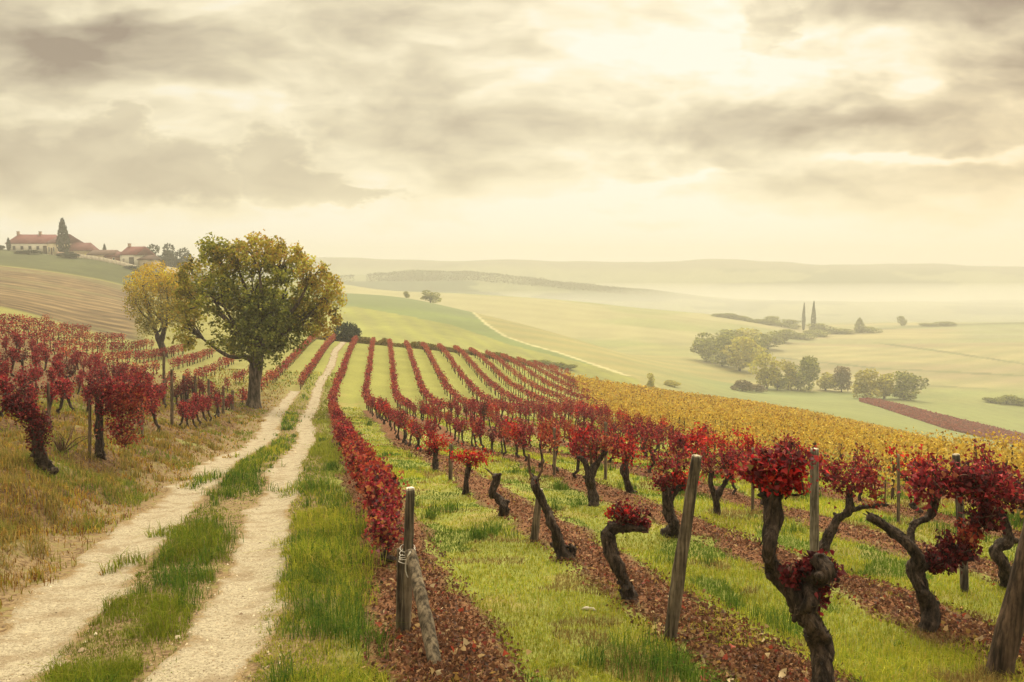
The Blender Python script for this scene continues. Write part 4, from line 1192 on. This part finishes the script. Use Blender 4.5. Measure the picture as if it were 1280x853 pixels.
# on the skyline of the far field
far_tree('cypress', 1004, 416, 6, 32, 'left and thinner of the two cypresses in the mist', 'the two misty cypresses', Y=520)
far_tree('cypress', 1016, 419, 8, 36, 'right and taller of the two cypresses in the mist', 'the two misty cypresses', Y=510)
for a in [('green', 1030, 418, 34, 13, 'low wood right of the two cypresses', 505), ('poplar', 1074, 417, 16, 18, 'pointed tree on the far field edge', 505), ('bush', 1084, 418, 26, 12, 'round bush beside the pointed tree on the far field edge', 505),
          ('green', 1127, 409, 14, 13, 'small square tree on the far field skyline', 560), ('bush', 1180, 407, 22, 9, 'dark bush on the far field skyline', 560), ('bush', 1160, 408, 24, 6, 'faint low bush on the far field skyline', 560),
          ('green', 960, 402, 26, 10, 'tree in the middle of the far hedge', 545), ('green', 985, 408, 30, 10, 'tree at the right of the far hedge', 545)]:
    far_tree(*a[:6], group='trees on the far hedge', Y=a[6])
for k_ in range(9):
    far_tree('bush', 898+k_*11+(k_ % 3)*2, 393.5+k_*1.7, 16+(k_*5 % 7), 7+(k_*3 % 4), f'{ORD[k_+1]} bush from the left of the far hedge leading to the two cypresses', 'bushes of the far hedge', Y=545-k_*2)
far_tree('green', 538, 381, 24, 16, 'lone grey round tree on the spur skyline', GV, Y=335)
far_tree('green', 508, 376, 10, 9, 'tiny tree left of the lone round tree on the skyline', GV, Y=345)

def far_wood():
    g = Geo(); r = np.random.default_rng(77); n_ = 17000
    px = r.uniform(410, 860, n_); Yw = r.uniform(840, 912, n_)
    X = Yw*(px-CX)/F; Z = H(X, Yw); dens = fbm(px*.02, px*0, 3, seed=2)
    k = dens > -.5
    hgt = (.6+3.2*np.clip(dens+.5, 0, 1.2))[k]
    hgt = hgt*(1-sstep(740, 855, px[k]))*sstep(410, 470, px[k])
    k2 = r.random(k.sum()) < .15+.85*(1-sstep(760, 850, px[k]))
    P = np.stack([X[k], Yw[k], Z[k] + hgt*r.random(k.sum()) - .5], 1)[k2]
    leaves(g, P, r.uniform(.8, 1.8, len(P)), mixcol(len(P), [(.07, .085, .045), (.09, .10, .05)], [1, 1], .1, r), 0, r=r)
    tag(g.build('far_woodland', LEAF), 'misty wood along the second ridge', 'woodland', kind='stuff')
    # hedge line just behind the crest of the vineyard
    g = Geo(); n_ = 16000
    px = r.uniform(395, 670, n_); Yw = np.interp(px, [395, 660], [91, 94]) + r.normal(0, .7, n_)
    rx = (px-CX)/F; X = rx*Yw
    P = np.stack([X, Yw, H(X, Yw) + r.uniform(0, .6, n_)*(1+.5*vnoise(px*.1, px*0, seed=4))], 1)
    leaves(g, P, r.uniform(.12, .25, n_), mixcol(n_, [(.11, .11, .03), (.17, .14, .04), (.20, .12, .04)], [3, 3, 2], .2, r), -.3, _SLIM, r)
    tag(g.build('rough_grass_verge', LEAF), 'dark strip of rough grass along the vineyard crest', 'rough grass', kind='stuff')
far_wood()

# ------------------------------------------------------------------ farm on the hill
def house_base(px, Y, rz):
    rx, _ = ray(px, 320); b = np.array([rx*Y, Y, H(rx*Y, Y)])
    return b, rz
def gable(g, x0, x1, y0, y1, z0, z1, col, hip=0.0, over=.35, thick=.22):
    """roof whose ridge runs along x"""
    x0 -= over; x1 += over; y0 -= over; y1 += over; ym = (y0+y1)/2
    a = np.array([[x0, y0, z0], [x1, y0, z0], [x1, y1, z0], [x0, y1, z0], [x0+hip, ym, z1], [x1-hip, ym, z1]])
    lo = a - [0, 0, thick]
    v = np.concatenate([a, lo])
    g.add(v, [np.array([[0, 1, 5, 4], [2, 3, 4, 5], [1, 0, 6, 7], [3, 2, 8, 9], [2, 1, 7, 8], [0, 3, 9, 6], [7, 6, 10, 11], [9, 8, 11, 10]]), np.array([[1, 2, 5], [3, 0, 4], [8, 7, 11], [6, 9, 10]])], np.array(col))
def gable_wall(g, x0, x1, y0, y1, z0, z1, zr, col):
    box(g, (x0, y0, z0), (x1, y1, z1), col)
    ym = (y0+y1)/2
    for x in (x0, x1-.2):
        v = np.array([[x, y0, z1], [x, y1, z1], [x, ym, zr], [x+.2, y0, z1], [x+.2, y1, z1], [x+.2, ym, zr]])
        g.add(v, [np.array([[0, 1, 2], [5, 4, 3]]), np.array([[0, 2, 5, 3], [2, 1, 4, 5]])], np.array(col))
WHITE, CREAM, OCH = (.62, .56, .46), (.56, .46, .30), (.40, .31, .20)
RROOF, RROOF2, DROOF = (.12, .030, .030), (.10, .032, .03), (.085, .045, .036)
def building(label, px, Y, w, d, hw, hr, wallc, roofc, rz=0.0, hip=0.0, wins=(), doors=(), chim=(), name='farmhouse', sink=.6, extra=None):
    b, _ = house_base(px, Y, rz)
    e = empty(name, b, label, 'house', 'farm buildings on the hill', rz)
    g = Geo()
    if hip > 0: box(g, (-w/2, 0, -sink), (w/2, d, hw), wallc)
    else: gable_wall(g, -w/2, w/2, 0, d, -sink, hw, hr-.15, wallc)
    g.build('wall', WALLM, e)
    g = Geo(); gable(g, -w/2, w/2, 0, d, hw+.12, hr, roofc, hip); rf = g.build('roof', ROOFM, e)
    for cx in chim:
        g = Geo(); box(g, (cx-.35, d/2-.35, hr-.7), (cx+.35, d/2+.35, hr+.9), (.3, .2, .15)); box(g, (cx-.42, d/2-.42, hr+.9), (cx+.42, d/2+.42, hr+1.02), (.25, .17, .13)); g.build('chimney', WALLM, rf)
    for (wx, wz, ww, wh) in wins:
        g = Geo()
        for q in ((wx-ww/2-.1, wx-ww/2), (wx+ww/2, wx+ww/2+.1)): box(g, (q[0], -.06, wz-.1), (q[1], .02, wz+wh+.1), (.6, .55, .46))
        box(g, (wx-ww/2, -.06, wz+wh), (wx+ww/2, .02, wz+wh+.1), (.6, .55, .46)); box(g, (wx-ww/2, -.09, wz-.1), (wx+ww/2, .02, wz), (.6, .55, .46))
        wn = g.build('window', WALLM, e)
        g = Geo(); box(g, (wx-ww/2, -.02, wz), (wx+ww/2, .01, wz+wh), (.05, .05, .055)); g.build('pane', METAL, wn)
    for (wx, ww, wh, c) in doors:
        g = Geo(); box(g, (wx-ww/2, -.05, -sink), (wx+ww/2, .02, wh), c); g.build('door', POSTM, e)
    return e
s0 = 262/F
building('long white farmhouse with dark red roof on the hilltop', 40, 262, 15.5, 8, 2.9, 6.0, WHITE, RROOF, R(4), 2.2,
   wins=[(-5.5, .9, .9, 1.2), (-3, .9, .9, 1.2), (-.5, .9, .9, 1.2), (2.0, .9, .9, 1.2)], doors=[(4.2, 1.2, 2.2, (.1, .07, .05)), (6.3, 1.0, 2.2, (.12, .08, .05))], chim=[-6, 1.0])
building('cream gabled wing with red roof beside the tall dark conifer', 65, 257, 6.5, 8.5, 3.6, 6.6, CREAM, RROOF2, R(-38), 0, wins=[(-1.8, 1.0, .9, 1.4), (1.6, 1.0, .9, 1.4)], doors=[(0, 1.1, 2.2, (.14, .09, .05))])
building('small red-roofed barn right of the tall dark conifer', 97, 256, 7.5, 6, 2.1, 4.7, OCH, RROOF2, R(0), 1.2, doors=[(-2, 1.6, 1.8, (.08, .05, .04))], name='barn')
building('low brown-roofed shed along the farm yard', 126, 250, 8.5, 5, 1.5, 3.1, OCH, DROOF, R(-4), .6, name='shed', doors=[(2, 1.4, 1.3, (.08, .06, .05))])
building('low dark red outbuilding joined to the arched barn', 142, 249, 5.5, 5, 1.6, 3.2, (.25, .13, .1), RROOF2, R(-4), .3, name='shed', wins=[(0, .5, .7, .7)])
building('white arched barn with sloping red roof at the farm entrance', 160, 246, 8.0, 6, 3.0, 5.6, WHITE, RROOF, R(-30), 0, name='barn', doors=[(1.6, 2.4, 2.3, (.07, .05, .04)), (-2.2, .9, 1.9, (.3, .25, .2))], chim=[-3.4])
# arch over the big doorway is rounded: add a half disc above it
building('small stone annex at the right end of the farm', 180, 244, 4.0, 5, 2.6, 4.0, OCH, DROOF, R(-10), 0, name='annex', wins=[(0, .9, .7, .8)])

def wall_run(label, pts, h, t, col, name):
    P = []
    for (px, Y) in pts:
        rx, _ = ray(px, 325); P.append((rx*Y, Y))
    b = np.array([P[0][0], P[0][1], H(*P[0])]); e = empty(name, b, label, 'wall'); g = Geo()
    V = []
    n_ = 0
    for a, c in zip(P[:-1], P[1:]):
        for k in range(8):
            p = np.array(a)*(1-k/8)+np.array(c)*k/8; q = np.array(a)*(1-(k+1)/8)+np.array(c)*(k+1)/8
            z0, z1 = H(*p), H(*q); nrm = unit(np.array([-(q-p)[1], (q-p)[0]]))*t/2
            v = np.array([[*(p-nrm), z0-.5], [*(q-nrm), z1-.5], [*(q+nrm), z1-.5], [*(p+nrm), z0-.5], [*(p-nrm), z0+h], [*(q-nrm), z1+h], [*(q+nrm), z1+h], [*(p+nrm), z0+h]]) - b
            g.add(v, np.array([[0, 1, 5, 4], [2, 3, 7, 6], [4, 5, 6, 7], [1, 2, 6, 5], [3, 0, 4, 7]]), np.array(col))
    g.build('wall_body', WALLM, e)
wall_run('pale garden wall running down from the farm toward the yellow tree', [(100, 240), (140, 236), (182, 232)], 1.0, .4, (.44, .375, .29), 'garden_wall')
wall_run('pinkish yard wall in front of the small red-roofed barn', [(72, 246), (98, 243)], 1.1, .4, (.40, .27, .2), 'garden_wall')
wall_run('white wall glimpsed between the yellow tree and the big tree', [(208, 252), (238, 256)], 1.8, .4, (.62, .55, .42), 'garden_wall')
GF = 'trees around the farm'
far_tree('cypress', 80, 318, 19, 43, 'tall dark conifer between the farmhouse and the red-roofed barn', GF, Y=248)
far_tree('cypress', 131, 318, 8, 20, 'small pointed conifer behind the yellow farm bush', GF, Y=262)
far_tree('obush', 128, 323, 34, 16, 'yellow-green round bush behind the farm sheds', GF, Y=256)
far_tree('cypress', 11, 312, 7, 15, 'little dark conifer at the left end of the farmhouse', GF, Y=258)
far_tree('dbush', 0, 313, 10, 8, 'dark clipped bush at the left picture edge on the hill', GF, Y=258)
far_tree('dbush', 36, 318, 26, 8, 'dark low hedge in front of the long farmhouse', GF, Y=240)
far_tree('dbush', 88, 326, 26, 10, 'dark bramble clump below the yard wall', GF, Y=234)
far_tree('dbush', 165, 334, 18, 7, 'dark shrub below the arched barn', GF, Y=230)
far_tree('obush', 176, 334, 24, 9, 'yellowish shrub at the end of the garden wall', GF, Y=231)
for a in [('dark', 197, 342, 27, 33, 'left tree of the dark grove behind the farm'), ('dark', 212, 344, 27, 36, 'middle tree of the dark grove behind the farm'), ('dark', 227, 345, 24, 33, 'right tree of the dark grove behind the farm')]:
    far_tree(*a, group=GF, Y=264)
for a in [('green', 250, 335, 26, 18, 'hazy tree seen left of the big tree crown'), ('green', 236, 335, 24, 19, 'hazy tree behind the dark grove')]:
    far_tree(*a, group=GF, Y=420)

# ------------------------------------------------------------------ haze, sky, sun, camera
HZ = .00105
m, nt = new_mat('haze_air'); n = N(nt)
pv = n('ShaderNodeVolumePrincipled', {'Color': (.60, .59, .565, 1), 'Density': HZ, 'Anisotropy': .15})
n('ShaderNodeOutputMaterial', {1: pv.outputs[0]})
g = Geo(); box(g, (-2100, -30, -75), (2100, 1600, 32), (1, 1, 1))
tag(g.build('haze', m), 'pale morning haze filling the valley air', 'haze', kind='stuff')

m, nt = new_mat('mist_air'); n = N(nt)
pv = n('ShaderNodeVolumePrincipled', {'Color': (.80, .79, .77, 1), 'Density': .0030, 'Anisotropy': .1})
n('ShaderNodeOutputMaterial', {1: pv.outputs[0]})
g = Geo(); box(g, (-1500, 610, -74), (1900, 1240, -27), (1, 1, 1))
tag(g.build('mist', m), 'white bank of mist lying in the far valley', 'mist', kind='stuff')

SUN_EL, SUN_AZ = R(38), R(14)          # azimuth measured from +Y toward +X
w = bpy.data.worlds.new('World'); scene.world = w; w.use_nodes = True
nt = w.node_tree; nt.nodes.clear(); n = N(nt)
sky = n('ShaderNodeTexSky', sky_type='NISHITA', sun_disc=False)
sky.sun_elevation = SUN_EL; sky.sun_rotation = SUN_AZ; sky.dust_density = 3.0; sky.altitude = 200
tc = n('ShaderNodeTexCoord').outputs['Generated']
sp = n('ShaderNodeSeparateXYZ', {0: tc})
yy = n.math('MAXIMUM', n.math('ABSOLUTE', sp.outputs[1]), .25)
ax = n.math('DIVIDE', sp.outputs[0], yy); ez = n.math('DIVIDE', sp.outputs[2], yy)
flat = n('ShaderNodeCombineXYZ', {0: ax, 1: n.math('MULTIPLY', ez, 2.4), 2: 0.0}).outputs[0]
wn = n.noise(flat, 4.5, 4, .6, out=1, dim='2D')
wv = n('ShaderNodeSeparateXYZ', {0: n('ShaderNodeVectorMath', {0: wn, 1: (.5, .5, .5)}, operation='SUBTRACT').outputs[0]})
wx = n.math('MULTIPLY_ADD', wv.outputs[0], .22, ax); wz = n.math('MULTIPLY_ADD', wv.outputs[1], .085, ez)
def blob(px, py, rx, ry, amp, sharp=None, tilt=0.0):
    a = n.math('DIVIDE', n.math('SUBTRACT', wx, (px-CX)/F), rx/F)
    b = n.math('SUBTRACT', wz, (HOR-py)/F)
    if tilt: b = n.math('SUBTRACT', b, n.math('MULTIPLY', n.math('SUBTRACT', wx, (px-CX)/F), tilt))
    b = n.math('DIVIDE', b, ry/F)
    q = n.math('ADD', n.math('MULTIPLY', a, a), n.math('MULTIPLY', b, b))
    gsn = n.math('POWER', 2.718, n.math('MULTIPLY', q, -1.0))
    if sharp: gsn = n.ramp(gsn, .5-sharp, .5+sharp)
    return n.math('MULTIPLY', gsn, amp)
def offs(v, dx, dz): return n('ShaderNodeVectorMath', {0: v, 1: (dx, dz, 0)}, operation='ADD').outputs[0]
sw = n('ShaderNodeSeparateXYZ', {0: n('ShaderNodeVectorMath', {0: n.noise(flat, 2.6, 4, .55, out=1, dim='2D'), 1: (.5, .5, .5)}, operation='SUBTRACT').outputs[0]})
wflat = n('ShaderNodeCombineXYZ', {0: n.math('MULTIPLY_ADD', sw.outputs[0], .22, ax), 1: n.math('MULTIPLY_ADD', sw.outputs[1], .22, n.math('MULTIPLY', ez, 2.1)), 2: 1.7}).outputs[0]
def billow(v):
    """rounded heaps with creases between them"""
    tot = None
    for sc_, am in ((4.2, 1.0), (9.3, .5), (20.0, .26)):
        q_ = n('ShaderNodeTexVoronoi', {'Vector': v, 'Scale': sc_, 'Detail': 0.0, 'Smoothness': .8}, voronoi_dimensions='2D', feature='SMOOTH_F1').outputs['Distance']
        q_ = n.math('MULTIPLY', q_, am); tot = q_ if tot is None else n.math('ADD', tot, q_)
    return n.math('MULTIPLY', tot, .57)
f1 = n.noise(wflat, 2.6, 6, .56, dim='2D'); f1b = n.noise(offs(wflat, .014, .05), 2.6, 5, .56, dim='2D')
v1 = billow(wflat); v1b = billow(offs(wflat, .010, .035))
f2 = n.noise(wflat, 8.5, 6, .62, dim='2D')
fl2 = n('ShaderNodeCombineXYZ', {0: ax, 1: n.math('MULTIPLY', ez, 6.0), 2: 3.3}).outputs[0]
f3 = n.noise(fl2, 4.0, 5, .6, dim='2D')
D = n.math('MULTIPLY_ADD', n.math('SUBTRACT', f1, .5), 1.0, .29)
D = n.math('ADD', D, n.math('MULTIPLY', n.math('SUBTRACT', v1, .36), -.60))
D = n.math('ADD', D, n.math('MULTIPLY', n.math('SUBTRACT', f2, .5), .30))
D = n.math('ADD', D, n.math('MULTIPLY', n.math('SUBTRACT', f3, .5), .35))
# edges towards the hidden sun are lit
LIT = n.math('ADD', n.math('MULTIPLY', n.math('SUBTRACT', f1b, f1), 1.5), n.math('MULTIPLY', n.math('SUBTRACT', v1, v1b), 1.1))
D = n.math('ADD', D, LIT)
D = n.math('MULTIPLY', D, n.math('MULTIPLY_ADD', n.ramp(ez, .02, .14), .7, .3))
for bl in [(120, 75, 420, 60, .42), (60, 55, 150, 26, .16), (150, 125, 260, 14, -.05),
           (760, 165, 380, 46, .34), (980, 150, 240, 28, .20), (800, 82, 300, 36, -.26), (650, 60, 160, 50, -.06), (1010, 95, 160, 24, -.18),
           (1200, 112, 180, 30, .62, None, .22), (1250, 20, 200, 30, .50), (1120, 45, 110, 14, -.14), (1100, 150, 120, 14, .12), (1240, 175, 140, 26, .26),
           (1190, 205, 150, 9, -.60), (1250, 240, 150, 30, .16), (640, 312, 900, 34, -.30), (755, 240, 34, 8, -.34), (740, 238, 200, 34, -.10), (840, 228, 60, 5, -.24), (720, 262, 300, 10, -.12), (160, 28, 70, 12, -.26), (380, 155, 60, 20, -.16), (600, 20, 300, 40, .12)]:
    D = n.math('ADD', D, blob(*bl))
# heaped cumulus low on the left: puffy tops, flat base
pn = n.noise(flat, 7.0, 5, .62, out=1, dim='2D')
pv_ = n('ShaderNodeSeparateXYZ', {0: n('ShaderNodeVectorMath', {0: pn, 1: (.5, .5, .5)}, operation='SUBTRACT').outputs[0]})
cxx = n.math('MULTIPLY_ADD', pv_.outputs[0], .13, ax); czz = n.math('MULTIPLY_ADD', pv_.outputs[1], .10, ez)
def puff(px, py, rx, ry, up=0.0):
    a_ = n.math('DIVIDE', n.math('SUBTRACT', cxx, (px-CX)/F), rx/F)
    b_ = n.math('DIVIDE', n.math('SUBTRACT', czz, (HOR-py+up)/F), ry/F)
    q_ = n.math('ADD', n.math('MULTIPLY', a_, a_), n.math('MULTIPLY', b_, b_))
    return n.math('SUBTRACT', 1.0, q_)
def heap(lst, lo, hi):
    h_ = None
    for p_ in lst:
        v_ = puff(*p_); h_ = v_ if h_ is None else n.math('SMOOTH_MAX', h_, v_, .15)
    return h_, n.ramp(h_, lo, hi)
CUM = [(20, 215, 150, 80), (120, 205, 105, 66), (160, 175, 46, 46), (215, 215, 100, 58), (262, 225, 70, 52), (335, 215, 56, 56), (375, 235, 90, 44), (-80, 205, 130, 84), (440, 250, 70, 20)]
hraw, cum = heap(CUM, -.05, .45)
cum = n.math('MULTIPLY', n.math('MULTIPLY', cum, .9), n.ramp(ez, (HOR-282)/F, (HOR-240)/F))
core = n.ramp(hraw, .10, .80)
Dc = n.math('ADD', n.math('MULTIPLY_ADD', core, .32, .29), n.math('MULTIPLY', n.math('SUBTRACT', v1, .36), -.30))
Dc = n.math('ADD', Dc, n.math('MULTIPLY', LIT, .5))
D = n.math('ADD', n.math('MULTIPLY', D, n.math('SUBTRACT', 1.0, cum)), n.math('MULTIPLY', Dc, cum))
sm = heap([(953, 38, 34, 28), (946, 62, 24, 26), (972, 55, 24, 18)], -.5, .7)[1]
D = n.math('ADD', D, n.math('MULTIPLY', sm, .20))
cr = n('ShaderNodeValToRGB', {0: D}); el = cr.color_ramp.elements
el[0].position = 0.0; el[0].color = (.965, .912, .76, 1)
el[1].position = 1.0; el[1].color = (.32, .245, .17, 1)
for p, c in ((.20, (.93, .825, .575)), (.40, (.75, .655, .44)), (.64, (.56, .475, .325))):
    k = el.new(p); k.color = (*c, 1)
cl = cr.outputs[0]
warm = n.math('MULTIPLY', n.ramp(ax, .25, .70), n.ramp(ez, .45, .12))
cl = n.mix(n.math('MULTIPLY', warm, .5), cl, (1.06, .88, .70), blend='MULTIPLY')
# overcast dome: glow added above the view, strongest sunward, to light the ground
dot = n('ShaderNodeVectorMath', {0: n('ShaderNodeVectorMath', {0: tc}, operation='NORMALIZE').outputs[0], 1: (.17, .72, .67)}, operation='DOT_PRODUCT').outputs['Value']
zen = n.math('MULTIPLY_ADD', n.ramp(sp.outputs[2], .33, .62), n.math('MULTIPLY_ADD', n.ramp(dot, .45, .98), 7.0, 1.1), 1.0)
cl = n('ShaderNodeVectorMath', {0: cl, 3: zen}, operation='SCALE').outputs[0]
skc = n('ShaderNodeVectorMath', {0: sky.outputs[0], 3: .10}, operation='SCALE').outputs[0]
mixc = n.mix(.93, (0, 0, 0), (0, 0, 0))
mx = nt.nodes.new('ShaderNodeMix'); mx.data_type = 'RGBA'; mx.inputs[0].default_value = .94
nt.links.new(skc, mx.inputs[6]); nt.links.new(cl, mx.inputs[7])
w.cycles.sampling_method = 'MANUAL'; w.cycles.sample_map_resolution = 256
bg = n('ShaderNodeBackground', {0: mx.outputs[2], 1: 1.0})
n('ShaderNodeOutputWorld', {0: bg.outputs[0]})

sd = bpy.data.lights.new('sun', 'SUN'); sd.energy = 1.5; sd.angle = R(10); sd.color = (1, .90, .72)
so = bpy.data.objects.new('sun', sd); COL.objects.link(so)
dirv = np.array([math.sin(SUN_AZ)*math.cos(SUN_EL), math.cos(SUN_AZ)*math.cos(SUN_EL), math.sin(SUN_EL)])
from mathutils import Vector
so.rotation_euler = Vector(-dirv).to_track_quat('-Z', 'Y').to_euler(); so.location = (0, 0, 60)

cd = bpy.data.cameras.new('camera'); cam = bpy.data.objects.new('camera', cd); COL.objects.link(cam)
cd.sensor_width = 36; cd.lens = F/1280*36; cd.clip_start = .05; cd.clip_end = 6000
cam.location = (0, 0, 0); cam.rotation_euler = (math.pi/2 - PITCH, 0, 0)
scene.camera = cam
vs = scene.view_settings
vs.view_transform = 'Standard'; vs.look = 'None'; vs.gamma = 1; vs.exposure = .06; vs.use_curve_mapping = False
cy = scene.cycles
cy.volume_bounces = 1; cy.max_bounces = 6; cy.transparent_max_bounces = 4; cy.diffuse_bounces = 3; cy.transmission_bounces = 3
cy.use_denoising = True
cy.volume_step_rate = 4
print('vines', len(keep), 'individual', len(near_list), 'far', len(far_list), 'nearest stuff', far_list[0][0] if far_list else None)
